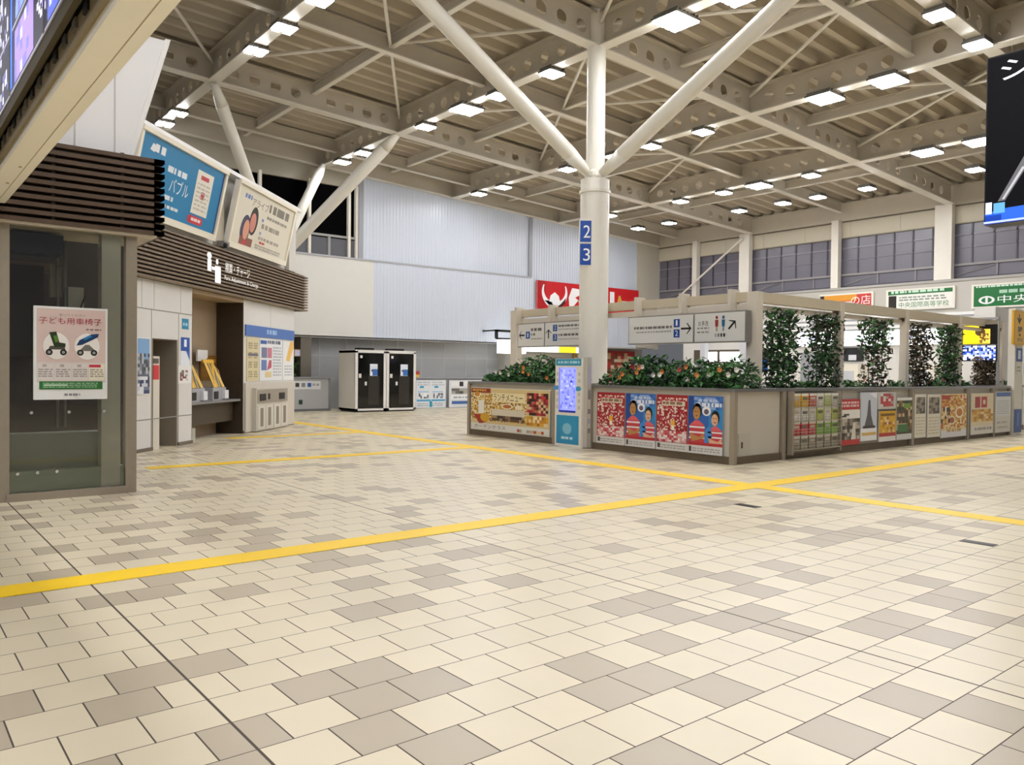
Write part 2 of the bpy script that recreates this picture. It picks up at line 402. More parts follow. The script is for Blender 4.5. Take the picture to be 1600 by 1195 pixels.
# recessed lower wall
lw = MB(); lw.box(12.3, 27.2, 0, 21.4, 27.4, 2.9, M('#aeb0b2', .35, 0, 0, .04)); lw.box(6.0, YB, 2.6, 30, 28.6, 2.66, M('#b9b8b4', .5))
for i in range(8): lw.box(12.9 + i * 1.1, 27.185, 1.2, 12.92 + i * 1.1, 27.2, 2.62, M('#d7d8da', .4))
lw.box(12.3, 27.185, 1.95, 21.4, 27.2, 1.97, M('#c9cacd', .4)); lw.box(11.9, 26.55, 0, 12.3, 27.4, 2.62, M('#6e675c', .5))
lw.box(21.2, 26.3, 0, 21.45, 27.4, 2.62, M('#c2beb4', .5)); lw.box(6, 28.4, 0, 12.3, 28.6, 2.9, DARK)
struct(lw, 'wall_back_lower', 'grey tiled recess wall behind the work booths', 'wall')
# right wall
XR = 30.84
er = MB(); er.box(XR - .15, -8, 7.668, XR + .2, 26.6, 8.4, STEEL); er.box(XR + .1, -8, 8.4, XR + .2, 26.6, 8.9, STEEL); struct(er, 'ceiling_beam', 'deep tan eaves beam above the far windows', 'roof beam')
rw = MB(); BEI = M('#c6bea9', .5, 0, 0, .03)
rw.box(XR, -8, 7.0, XR + .2, 26.6, 7.67, BEI)
rw.box(XR - .03, -8, 7.62, XR, 26.6, 7.67, M('#6b6152', .5))
rw.box(XR - .02, -8, 6.98, XR + .2, 26.6, 7.02, M('#a59c88', .5))
rw.box(XR - .25, -8, 3.0, XR + .2, 26.4, 4.88, M('#bbb6ab', .5, 0, 0, .03)); rw.box(XR - .3, -8, 4.88, XR + .2, 26.5, 4.97, M('#a8a49c', .5))
for i in range(17): rw.box(XR - .006, -7.5 + i * 2.0, 7.02, XR, -7.48 + i * 2.0, 7.62, M('#b5ad99', .5))
struct(rw, 'wall_right', 'beige wall carrying the far windows and advertising boards', 'wall')
wy = [-8, 4.3, 8.55, 12.81, 17.0, 21.3, 24.05, 26.5]; WG = M('#6b6872', .28, 0, 0, .10, .6); WD = M('#3f3d47', .4)
for i in range(len(wy) - 1):
    a, b = wy[i], wy[i + 1]
    m = MB(); m.box(XR + .1, a, 4.97, XR + .14, b, 7.0, WG); wo = struct(m, 'window_%d' % (i + 2), 'grey translucent window bay in the far wall', 'window')
    m = MB(); y = a + .5
    while y < b - .2: m.box(XR + .07, y, 5.55, XR + .1, y + .06, 6.98, WD); y += .72
    m.box(XR + .02, a, 5.46, XR + .1, b, 5.54, M('#8e8b88', .4)); m.box(XR + .04, a, 4.97, XR + .1, b, 5.05, WD)
    y = a + 1.1
    while y < b - .3: m.box(XR + .05, y, 5.0, XR + .1, y + .05, 5.48, M('#8a8788', .4)); y += 1.45
    for k in range(2): m.cyl((XR + .08, b - .25, 5.1), (XR + .08, b - 1.3 - .3 * k, 5.4), .02, n=6, m=M('#8a8788', .4))
    m.build('mullion', wo)
    m = MB(); m.box(XR + .07, a, 6.55, XR + .099, b, 6.62, M('#83808a', .4)); m.box(XR + .07, a, 6.1, XR + .099, b, 6.14, M('#78757f', .4)); m.build('window_rail', wo)
for y, h in ((4.3, .16), (12.81, .30), (8.55, .16), (17.0, .15), (21.3, .26), (24.05, .13)):
    m = MB(); m.box(XR - .32, y - h, 4.97, XR - .05, y + h, 7.7, STEEL_L); struct(m, 'wall_column', 'cream steel column between the far window bays', 'column')
m = MB(); m.cyl((XR - .45, 21.3, 7.5), (XR - .45, 25.6, 4.6), .045, n=8, m=STEEL_L); struct(m, 'ceiling_beam', 'diagonal stay in front of the far window', 'roof brace')

# ------------------------------------------------------------------ round column with branching arms
CX, CY = 12.5, 12.6
t = thing('tree_column', 'cream round steel column with branching arms behind the planter', 'column', (CX, CY, 0))
m = MB(); m.cyl((CX, CY, 0), (CX, CY, 5.45), .318, n=40, m=TUBE); m.build('shaft', t, smooth=False)
m = MB(); m.cyl((CX, CY, 5.40), (CX, CY, 5.46), .345, n=40, m=STEEL_L); m.cyl((CX, CY, 5.46), (CX, CY, 5.70), .315, n=40, m=TUBE)
for q in range(4):
    a = q * math.pi / 2 + .4; m.box(CX + .2 * math.cos(a) - .02, CY + .2 * math.sin(a) - .02, 5.7, CX + .2 * math.cos(a) + .02, CY + .2 * math.sin(a) + .02, 5.86, STEEL_L)
m.build('collar', t)
def arm(a, b, name, par, r=.165):
    a = Vector(a); b = Vector(b); m = MB(); q = a.lerp(b, .12); p2 = a.lerp(b, .9)
    m.cyl(a, q, .09, r, 24, TUBE); m.cyl(q, p2, r, r, 24, TUBE, False); m.cyl(p2, b, r, .09, 24, TUBE)
    o = m.build(name, par)
    for pl in o.data.polygons:
        if len(pl.vertices) == 4: pl.use_smooth = True
    n = MB(); n.sph(tuple(a), .13, TUBE, 14); n.build('joint', o)
arm((CX - .15, CY, 5.78), (7.05, CY, zf(7.0)), 'arm', t)
arm((CX, CY - .15, 5.78), (CX, 6.8, zf(12.5)), 'arm', t)
m = MB(); m.cyl((CX, CY, 5.7), (CX, CY, zf(CX) + DEP + .15), .205, n=28, m=TUBE); m.build('pole', t)
m = MB(); m.sph((CX - .16, CY - .1, 5.8), .12, TUBE); m.build('joint', t)
# number signs 2 and 3 on the column
sfr = Fr((CX - .34 * .777 - .30 * .629, CY + .34 * .629 - .30 * .777, 0), (.777, -.629, 0))
for num, z0 in (('2', 4.30), ('3', 3.80)):
    s = thing('number_sign', '%s blue sign with a white %s on the round column' % (('upper', 'two') if num == '2' else ('lower', 'three')), 'sign', sfr.p(.16, z0))
    m = MB(); m.fbox(sfr, -.02, .34, -.04, .0, z0 - .01, z0 + .48, WHITE); m.build('backing', s)
    a = Art(sfr); a.rect(0, z0, .30, z0 + .46, '#0a4aa6', 1); a.text(num, .07, z0 + .09, .22, z0 + .36, '#ffffff', 2); a.build('face', s)
# second tree column, behind the billboards at the left
B2 = (10.45, 25.2, 5.0)
t = thing('tree_column', 'thinner branching column rising behind the billboards at the back', 'column', (B2[0], B2[1], 0))
m = MB(); m.cyl((B2[0], B2[1], 0), (B2[0], B2[1], 5.0), .3, n=32, m=TUBE); m.build('shaft', t)
arm(B2, (7.0, 21.05, zf(7.0)), 'arm', t); arm(B2, (12.5, 21.05, zf(12.5)), 'arm', t, .19); arm(B2, (12.4, 25.9, zf(12.4)), 'arm', t)

# ------------------------------------------------------------------ lift enclosure at the left
t = thing('glass_lift_enclosure', 'glass fronted lift enclosure with steel posts and brown slatted top', 'lift enclosure', (1.8, 10.3, 0))
LY = 10.2
m = MB(); m.box(2.38, LY - .02, 0, 2.50, LY + .1, 3.04, STAIN); m.build('post', t)
m = MB(); m.box(1.04, LY - .02, 0, 1.21, LY + .1, 3.04, STAIN); m.build('post', t)
m = MB(); m.box(1.18, LY - .04, 0, 2.40, LY + .08, .085, STAIN); m.build('sill', t)
GL = glass_mat('lift_glass', (.92, .93, .90, 1), .01)
m = MB(); m.box(1.20, LY + .02, .085, 2.385, LY + .032, 3.03, GL); gp_ = m.build('glass_pane', t)
for z, xs in ((.97, (1.42, 1.79, 2.15)), (.30, (1.29, 1.48, 1.67))):
    for x in xs:
        m = MB(); m.cyl((x, LY, z), (x, LY + .08, z), .017, n=12, m=M('#d8d8d4', .2, .6)); m.build('glass_bolt', gp_)
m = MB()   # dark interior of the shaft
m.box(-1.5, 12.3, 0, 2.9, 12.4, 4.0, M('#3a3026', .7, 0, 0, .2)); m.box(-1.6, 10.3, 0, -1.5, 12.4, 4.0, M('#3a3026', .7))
m.box(1.2, 10.25, .085, 2.38, 10.42, .32, M('#b4c0ac', .5)); m.box(1.2, 10.42, .085, 2.38, 10.7, .72, M('#959a91', .6))  # pale green-grey low boxes: floor reflection in the glass, put into their colour
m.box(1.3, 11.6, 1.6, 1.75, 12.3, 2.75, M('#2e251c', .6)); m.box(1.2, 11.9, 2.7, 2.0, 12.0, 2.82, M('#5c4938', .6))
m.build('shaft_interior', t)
m = MB(); m.box(2.13, 10.24, .085, 2.335, 10.42, 3.03, M('#ece8de', .45)); m.build('inner_post', t)
m = MB(); m.box(1.9, 10.9, 1.9, 2.07, 11.1, 2.45, M('#a8a49a', .4)); m.box(1.72, 10.95, 2.32, 1.84, 11.05, 2.72, M('#8c8677', .5)); m.box(1.72, 10.95, 1.95, 1.82, 11.05, 2.2, M('#b3afa5', .4)); m.cyl((1.95, 10.88, 1.95), (2.08, 10.88, 2.35), .01, n=6, m=BLACK); m.box(1.55, 10.98, 1.4, 1.95, 11.04, 2.1, M('#4b4136', .5)); m.build('control_box', t)
m = MB()
for x in (1.78, 1.86): m.box(x, 10.92, .75, x + .03, 10.97, 3.0, M('#7d7a70', .4, .5))
m.build('guide_rail', t)
m = MB(); m.box(1.25, 10.5, 2.78, 1.78, 10.9, 3.0, M('#3d434c', .4)); m.build('ceiling_unit', t)
def slats(mb, fr, s0, s1, z0, z1, n, d0, d1, mat, hh=.55):
    p = (z1 - z0) / n
    for i in range(n): mb.fbox(fr, s0, s1, d0, d1, z0 + i * p, z0 + (i + hh) * p, mat)
EF = Fr((0, LY, 0), (1, 0, 0))
m = MB(); m.fbox(EF, -1.5, 2.72, -.12, -.04, 3.04, 4.0, DARK); m.fbox(EF, -1.5, 2.70, -.9, .10, 3.03, 3.06, M('#bfb4a0', .5)); m.build('fascia_backing', t)
m = MB(); slats(m, EF, -1.5, 2.78, 3.06, 4.0, 11, .0, .12, WOOD)
for i in range(11):
    z = 3.06 + i * .94 / 11; m.hexa([(2.66, LY - .12, z), (2.78, LY - .12, z), (2.78, LY + 1.2, z), (2.66, LY + 1.2, z), (2.66, LY - .12, z + .047), (2.78, LY - .12, z + .047), (2.78, LY + 1.2, z + .047), (2.66, LY + 1.2, z + .047)], WOOD)
m.build('slat', t)
for x in (1.62, 2.33):
    m = MB(); m.box(x - .02, LY - .05, 3.05, x + .02, LY - .0, 3.99, M('#5d5248', .5)); m.build('slat_clip', t)
# white cladding above the lift, leaning side edge
m = MB(); CL = M('#e6e4e2', .25, 0, 0, .02, 3)
m.hexa([(-1.5, 10.3, 4.0), (2.47, 10.3, 4.0), (2.47, 10.62, 4.0), (-1.5, 10.62, 4.0), (-1.5, 10.3, 5.47), (2.89, 10.3, 5.47), (2.89, 10.62, 5.47), (-1.5, 10.62, 5.47)], CL)
for x in (1.85, 2.27): m.box(x, 10.29, 4.02, x + .015, 10.3, 5.45, M('#bdbab5', .4))
m.hexa([(2.42, 10.285, 4.0), (2.48, 10.285, 4.0), (2.48, 10.63, 4.0), (2.42, 10.63, 4.0), (2.84, 10.285, 5.49), (2.90, 10.285, 5.49), (2.90, 10.63, 5.49), (2.84, 10.63, 5.49)], M('#e6e4e0', .3))
m.build('upper_cladding', t)
# poster on the lift glass
pt = thing('notice_board', 'white framed pink notice about child wheelchairs on the lift glass', 'poster', (1.8, LY - .03, 1.1))
PF = Fr((1.43, LY - .025, 1.115), (1, 0, 0))
m = MB(); m.fbox(PF, 0, .742, 0, .035, 0, 1.04, M('#ececea', .35)); m.build('board', pt)
a = Art(PF, .036)
a.rect(.03, .32, .72, 1.015, '#dcc5bd', 1); a.rect(.03, .19, .72, .42, '#ddd3cb', 2); a.text('知ってください', .25, .935, .51, .965, '#8a7470', 3)
a.text('子ども用車椅子', .05, .845, .68, .92, '#b23a4e', 3)
a.lines(.52, .78, .68, .81, 1, '#8a7470', 3); 
for cu, body, seat in ((.22, '#2c3a22', '#5c8a30'), (.53, '#1f3f6b', '#2e86c4')):
    a.ell(cu, .60, .13, .15, '#f4efe8', 3); a.ell(cu - .07, .53, .034, .034, '#1b1b1b', 5); a.ell(cu + .07, .53, .034, .034, '#1b1b1b', 5); a.ell(cu - .07, .53, .016, .016, '#a7a7a0', 6); a.ell(cu + .07, .53, .016, .016, '#a7a7a0', 6)
    if cu < .4:
        a.poly([(cu - .08, .56), (cu + .09, .56), (cu + .08, .60), (cu - .06, .60)], '#55534a', 4); a.poly([(cu - .07, .75), (cu, .76), (cu + .03, .64), (cu + .09, .63), (cu + .09, .59), (cu - .02, .59)], body, 5); a.poly([(cu - .03, .71), (cu + .005, .72), (cu + .02, .65), (cu - .01, .64)], seat, 6)
    else:
        a.poly([(cu - .08, .55), (cu + .09, .55), (cu + .02, .62), (cu - .02, .62)], '#77736c', 4); a.poly([(cu - .11, .61), (cu - .05, .62), (cu + .11, .71), (cu + .12, .75), (cu + .04, .74), (cu - .08, .67)], body, 5); a.poly([(cu - .03, .67), (cu + .05, .715), (cu + .03, .735), (cu - .04, .695)], seat, 6)
for i in range(4):
    u = .035 + i * .172; a.rect(u, .22, u + .16, .40, '#efe6cf' if i == 3 else '#e2dad4', 3); a.lines(u + .01, .25, u + .15, .35, 4, '#a89f98', 4); a.rect(u + (.0 if i == 3 else .05), .365, u + (.12 if i == 3 else .09), .395, '#c8324a' if i == 3 else '#b8aca6', 4)
a.rect(.055, .115, .69, .205, '#2e7438', 3); a.lines(.09, .13, .64, .195, 3, '#9fc7a0', 4, .5); a.rect(.10, .152, .33, .172, '#b8d8b6', 5); a.lines(.30, .035, .46, .07, 1, '#8c8c8c', 3, .7)
a.build('artwork', pt)

# ------------------------------------------------------------------ header beam and departure board at upper left
hb = MB()
hb.box(.925, 3.6, 3.22, 1.152, 10.05, 3.34, M('#f8f2e2', .5, 0, 0, .02)); hb.box(.905, 3.6, 3.28, .93, 10.05, 3.42, M('#94835f', .5)); hb.box(1.075, 3.6, 3.217, 1.08, 10.0, 3.22, M('#b5a98e', .5))
hb.box(1.10, 3.6, 3.34, 1.152, 10.05, 3.5, CREAM)
for y in (8.1, 8.9): hb.cyl((1.04, y, 3.212), (1.04, y, 3.222), .013, n=10, m=M('#b9ad92', .4))
struct(hb, 'ceiling_beam', 'cream header beam crossing the upper left corner', 'header beam')
db = thing('departure_board', 'lit departure board hanging over the cream header beam', 'display board', (.9, 6, 3.4))
m = MB(); m.box(.87, 4.3, 3.44, 1.12, 9.6, 4.75, BLACK); m.build('housing', db)
m = MB(); m.box(.84, 4.3, 3.40, .875, 9.6, 3.49, M('#4e4326', .5)); m.box(.835, 4.3, 3.49, .875, 9.6, 3.505, M('#a5a3b0', .3)); m.build('frame', db)
m = MB(); m.box(.93, 4.3, 3.36, 1.0, 9.6, 3.40, M('#3a352c', .6))
for i in range(18): m.box(.89, 4.35 + i * .29, 3.35, .95, 4.45 + i * .29, 3.41, M(('#55534f', '#1b1a1a', '#6d665a')[i % 3], .5))
m.build('cable_tray', db)
DF = Fr((.868, 9.6, 0), (0, -1, 0))    # looking from the hall: along -Y, outward -X
a = Art(DF, .002, emit=.9)
a.rect(0, 3.51, 5.28, 4.72, '#33333f', 1)
for (y0, y1, z0, z1, c) in ((7.0, 6.15, 3.60, 3.98, '#9c86d8'), (6.95, 5.9, 4.06, 4.5, '#7d9ae8'), (5.6, 4.6, 3.60, 3.98, '#5d6ad0'), (5.4, 4.4, 4.06, 4.5, '#8fa0ea')):
    a.rect(9.6 - y0, z0, 9.6 - y1, z1, c, 2); a.mosaic(9.6 - y0, z0, 9.6 - y1, z1, 9, 5, ['#c9c4f0', c, '#7d78c8'], 3, .4)
for z in (3.56, 4.02, 4.54): a.rect(0, z, 5.28, z + .02, '#9f9da6', 3)
for y in (7.25, 5.75): a.rect(9.6 - y, 3.51, 9.6 - y + .06, 4.72, '#08080c', 5)
a.rect(9.6 - 7.22, 3.6, 9.6 - 7.12, 4.5, '#4a78e0', 4)
a.mosaic(9.6 - 6.0, 3.66, 9.6 - 4.3, 3.92, 26, 6, ['#d8d2f4', '#8f88c8', '#f2efff'], 3, .35); a.mosaic(9.6 - 8.9, 3.6, 9.6 - 7.35, 4.5, 24, 16, ['#c9c9e6', '#6a6a92', '#e8e8ff'], 3, .3)
a.mosaic(9.6 - 5.8, 4.1, 9.6 - 4.4, 4.45, 20, 6, ['#d8d2f4', '#6c8ad8', '#f2efff'], 3, .35)
a.build('screen', db)

# ------------------------------------------------------------------ ticket machine building at the left (45 degree wall)
A46 = math.radians(46)
KF = Fr((3.609, 14.709, 0), (math.cos(A46), math.sin(A46), 0))
KW = M('#dddbd6', .35, 0, 0, .03, 3); SEAM = M('#8d8a84', .5); BR = M('#6b5a45', .5, 0, 0, .12, 3)
k = MB()
k.fbox(KF, -1.2, .49, -.25, 0, 0, 3.03, KW); k.fbox(KF, .49, 1.40, -.25, 0, 2.0, 3.03, KW); k.fbox(KF, 1.40, 1.95, -.7, 0, 0, 3.03, KW)
k.fbox(KF, 1.95, 4.33, -.7, 0, 2.95, 3.03, M('#b39c7c', .5)); k.fbox(KF, 4.33, 7.5, -.7, 0, 0, 3.03, KW)
k.fbox(KF, .40, 1.42, -.65, -.55, 0, 2.1, BR); k.fbox(KF, 1.36, 1.41, -.6, -.0, 0, 2.0, M('#8f8678', .5)); k.fbox(KF, .49, .53, -.6, 0, 0, 2.0, BR); k.fbox(KF, .5, 1.4, -.6, -.02, 1.98, 2.02, BR)
k.fbox(KF, 1.9, 4.4, -.72, -.62, 0, 3.0, M('#a08c72', .55, 0, 0, .06, 3)); k.fbox(KF, 4.30, 4.335, -.65, 0, 0, 2.97, M('#3d3226', .5, 0, 0, .2)); k.fbox(KF, 1.93, 1.96, -.65, 0, 0, 2.97, M('#4a3e30', .5))
k.fbox(KF, 3.05, 3.07, -.63, -.612, .8, 2.95, M('#5a4c3a', .5))
k.fbox(KF, 7.4, 7.5, -2.4, -.7, 0, 3.03, KW); k.fbox(KF, -1.2, 7.5, -2.5, -2.4, 0, 4.0, KW)
for z in (.55, 2.5): k.fbox(KF, -1.2, 1.95, 0, .004, z, z + .018, SEAM)
for s in (.46, 1.42): k.fbox(KF, s, s + .012, 0, .004, 0, 2.5, SEAM)
for z in (1.42,): k.fbox(KF, 1.43, 1.95, 0, .004, z, z + .012, SEAM)
for s in (.15, .55, 1.5): k.fbox(KF, s, s + .008, 0, .003, 2.52, 3.03, M('#b9b6af', .5))
for s in (5.9,): k.fbox(KF, s, s + .01, 0, .003, 2.5, 3.03, M('#b9b6af', .5))
k.fbox(KF, -1.2, .49, 0, .03, 0, .06, M('#6f6455', .5)); k.fbox(KF, 1.4, 1.95, 0, .03, 0, .06, M('#6f6455', .5)); k.fbox(KF, 4.33, 7.5, 0, .02, 0, .06, M('#6f6455', .5))
struct(k, 'wall_left', 'cream panelled front wall of the ticket machine building', 'wall')
t = thing('slatted_fascia', 'long brown slatted fascia above the ticket machines', 'fascia', KF.p(3.5, 3.03))
m = MB(); m.fbox(KF, -.6, 8.08, -.3, .06, 3.03, 4.0, M('#241c14', .7)); m.fbox(KF, -.6, 8.08, -.3, .13, 3.031, 3.045, M('#a8967a', .5)); m.build('backing', t)
m = MB(); slats(m, KF, -.6, 8.14, 3.04, 4.0, 13, .06, .15, WOOD2, .5); m.build('slat', t)
sg = thing('fascia_lettering', 'white ticket hand symbol and lettering on the slatted fascia', 'sign', KF.p(3.0, 3.3, .16))
a = Art(KF, .16, rough=.3, emit=.25)
a.ell(2.33, 3.73, .10, .07, '#f4f2ee', 1); a.rect(2.25, 3.42, 2.42, 3.66, '#fbfaf7', 1); a.rect(2.44, 3.46, 2.60, 3.53, '#f0eeea', 1); a.rect(2.62, 3.60, 2.72, 3.70, '#fbfaf7', 1); a.rect(2.58, 3.22, 2.84, 3.56, '#fbfaf7', 1)
a.build('symbol', sg)
a = Art(KF, .16, rough=.3, emit=.25)
a.text('精算・チャージ', 3.05, 3.48, 4.28, 3.70, '#f6f4ef', 1); a.text('Fare Adjustment & Charge', 3.02, 3.30, 4.75, 3.42, '#f6f4ef', 1)
a.build('lettering', sg)
# wall behind the billboards and the two leaning billboards
k = MB(); k.fbox(KF, -1.2, 7.32, -.2, -.02, 4.0, 5.60, M('#d6d3cc', .4, 0, 0, .02)); k.fbox(KF, -1.2, 7.34, -.25, .26, 5.56, 5.64, M('#e2e0dc', .35)); k.fbox(KF, 2.86, 3.24, -.02, .04, 4.02, 5.56, M('#b7ae9d', .5)); k.fbox(KF, 6.85, 7.32, -.02, .10, 4.0, 5.56, M('#d0ccc3', .4))
struct(k, 'wall_left_upper', 'white parapet behind the two leaning billboards', 'wall')
lean = Vector((KF.N.x * .21, KF.N.y * .21, 1)).normalized()
def billboard(s0, s1, label):
    fr = Fr(KF.p(s0, 4.10, .05), KF.U, lean); W = s1 - s0; Hh = 1.40
    t = thing('billboard', label, 'billboard', fr.p(W / 2, 0), None)
    m = MB(); m.fbox(fr, -.05, W + .05, -.05, .04, 0, Hh, M('#e4e2dd', .4)); m.build('board', t)
    m = MB(); W2 = M('#efe8d6', .35)
    m.fbox(fr, -.05, W + .05, .04, .075, -.02, .10, W2); m.fbox(fr, -.05, W + .05, .04, .09, Hh - .05, Hh + .03, W2); m.fbox(fr, -.05, .02, .04, .075, .1, Hh - .05, W2); m.fbox(fr, W - .03, W + .05, .04, .075, .1, Hh - .05, W2)
    m.build('frame', t)
    return t, fr, W
t, fr, W = billboard(-.46, 2.62, 'blue billboard with a phone picture and red button, behind the lift')
a = Art(fr, .042)
a.rect(.03, .11, W - .04, 1.34, '#0a7fb4', 1); a.rect(W - .09, .11, W - .04, 1.34, '#0c2f7c', 2); a.poly([(.30, 1.10), (.36, 1.22), (.46, 1.20), (.44, 1.08)], '#e8eef2', 3); a.lines(.44, 1.07, .78, 1.22, 1, '#e8eef2', 4, .9)
a.lines(.95, .86, 1.62, .98, 1, '#e3edf2', 3, .9); a.text('バブル', 1.1, .56, 1.78, .82, '#eef4f6', 3); a.lines(1.0, .38, 1.3, .48, 1, '#dfeaf0', 3, .8); a.lines(1.0, .24, 1.55, .31, 1, '#dfeaf0', 3, .8)
a.rect(1.98, .35, 2.62, 1.18, '#eae6d8', 3); a.rect(2.13, 1.02, 2.45, 1.10, '#cc4450', 4); a.rect(2.24, .66, 2.38, .80, '#c44a54', 4); a.lines(2.05, .42, 2.55, .98, 7, '#c3beb2', 4, .4)
a.ell(2.0, .235, .09, .075, '#cf3b45', 3); a.rect(2.0, .16, 2.45, .31, '#cf3b45', 3); a.ell(2.45, .235, .06, .075, '#cf3b45', 3); a.lines(2.05, .2, 2.42, .27, 1, '#f2d9da', 4, .8)
a.build('artwork', t)
t, fr, W = billboard(3.30, 6.52, 'cream billboard with two smiling people and grey lettering')
a = Art(fr, .042)
a.rect(.03, .11, W - .04, 1.34, '#e2dcca', 1); a.lines(.35, 1.10, .70, 1.2, 1, '#5f7fc0', 3, .9); a.text('アライブ', .75, 1.02, 1.65, 1.2, '#7d776c', 3); a.lines(1.7, 1.0, 2.9, 1.2, 1, '#857f74', 3, .95)
a.lines(1.65, .86, 2.9, .94, 1, '#9a9488', 3, .8)
a.ell(1.0, .70, .22, .32, '#3a342c', 2); a.ell(.98, .66, .15, .22, '#d08a7a', 3); a.ell(.65, .45, .24, .33, '#4a4a60', 2); a.ell(.70, .46, .15, .22, '#d79a80', 4); a.rect(.45, .12, 1.12, .30, '#8d5a4a', 3); a.rect(.62, .12, .8, .22, '#c23b44', 4)
a.lines(1.4, .76, 1.55, .83, 1, '#8a9ac8', 3, .9); a.lines(1.45, .60, 2.5, .72, 1, '#a39c8e', 3, .9); a.lines(1.4, .46, 1.55, .53, 1, '#9aa6cc', 3, .9); a.lines(1.4, .34, 2.6, .43, 1, '#b0a99b', 3, .8); a.lines(1.5, .26, 1.8, .32, 1, '#cc4450', 3, .9); a.lines(1.3, .13, 2.8, .24, 2, '#aaa397', 3, .7)
a.build('artwork', t)
t = thing('security_camera', 'small dark camera on the fascia below the gap between billboards', 'camera', KF.p(3.02, 4.02, .1))
m = MB(); m.fbox(KF, 2.90, 3.16, .02, .20, 4.0, 4.12, M('#77736d', .5)); m.build('housing', t); m = MB(); m.sph(tuple(KF.p(2.93, 4.03, .22)), .055, BLACK); m.build('lens', t)

def panel_thing(name, label, cat, fr, s0, s1, z0, z1, board='#e8e6e2', th=.015, group=None, d0=0.0):
    t = thing(name, label, cat, fr.p((s0 + s1) / 2, z0, d0), group)
    m = MB(); m.fbox(fr, s0, s1, d0, d0 + th, z0, z1, M(board, .4)); m.build('board', t)
    f2 = Fr(fr.p(s0, z0, d0), fr.U, fr.V)
    return t, Art(f2, th + .001), s1 - s0, z1 - z0
# posters and stickers on the ticket wall
t, a, W, Hh = panel_thing('poster', 'blue sky and building photo poster beside the lift post', 'poster', KF, -.02, .40, 1.0, 2.0)
a.rect(.02, .02, W - .02, Hh - .02, '#5c6676', 1); a.rect(.02, .62, W - .02, Hh - .02, '#7ea8d4', 2); a.mosaic(.02, .36, W - .02, .72, 6, 6, ['#4c525c', '#8a8f98', '#3d424c', '#b8bcc2'], 3, .8); a.mosaic(.02, .02, W - .02, .32, 6, 5, ['#dfe3ea', '#6d7890', '#2e3c60', '#c8ccd6'], 3); a.build('artwork', t)
t, a, W, Hh = panel_thing('sticker', 'small teal square sticker high on the wall between the recesses', 'sign', KF, 1.55, 1.80, 2.22, 2.42, '#1d86b0', .006)
a.lines(.03, .05, W - .03, .12, 1, '#9fd4e4', 1, .8); a.build('artwork', t)
t, a, W, Hh = panel_thing('sticker', 'blue and white information sign below the teal sticker', 'sign', KF, 1.50, 1.84, 1.52, 2.06, '#e6ebf2', .006)
a.rect(.0, .28, W, Hh, '#1f4fa8', 1); a.rect(.12, .36, .22, .5, '#f0f4fa', 2); a.poly([(.2, .28), (W, .28), (W, .1)], '#3c68c0', 2); a.build('artwork', t)
t, a, W, Hh = panel_thing('sticker', 'white sheet with a dark machine picture below the blue sign', 'notice', KF, 1.42, 1.92, 1.18, 1.52, '#eceae8', .006)
a.mosaic(.05, .05, .35, .25, 6, 5, ['#4a4644', '#8e8a86', '#b5b1ad', '#d8d4d0', '#8d4b45'], 1, .7); a.build('artwork', t)
# assistance post in the doorway recess
t = thing('help_post', 'cream help post with a red panel in the narrow recess', 'help point', KF.p(.75, 0, -.15))
m = MB(); m.fbox(KF, .56, .82, -.30, -.04, 0, 1.68, M('#d9d3c6', .4)); m.build('body', t); m = MB(); m.fbox(KF, .60, .79, -.04, -.032, 1.26, 1.52, M('#d0343c', .4)); m.build('red_panel', t); m = MB(); m.fbox(KF, .60, .78, -.04, -.034, 1.55, 1.64, M('#5a504a', .4)); m.build('speaker_plate', t)
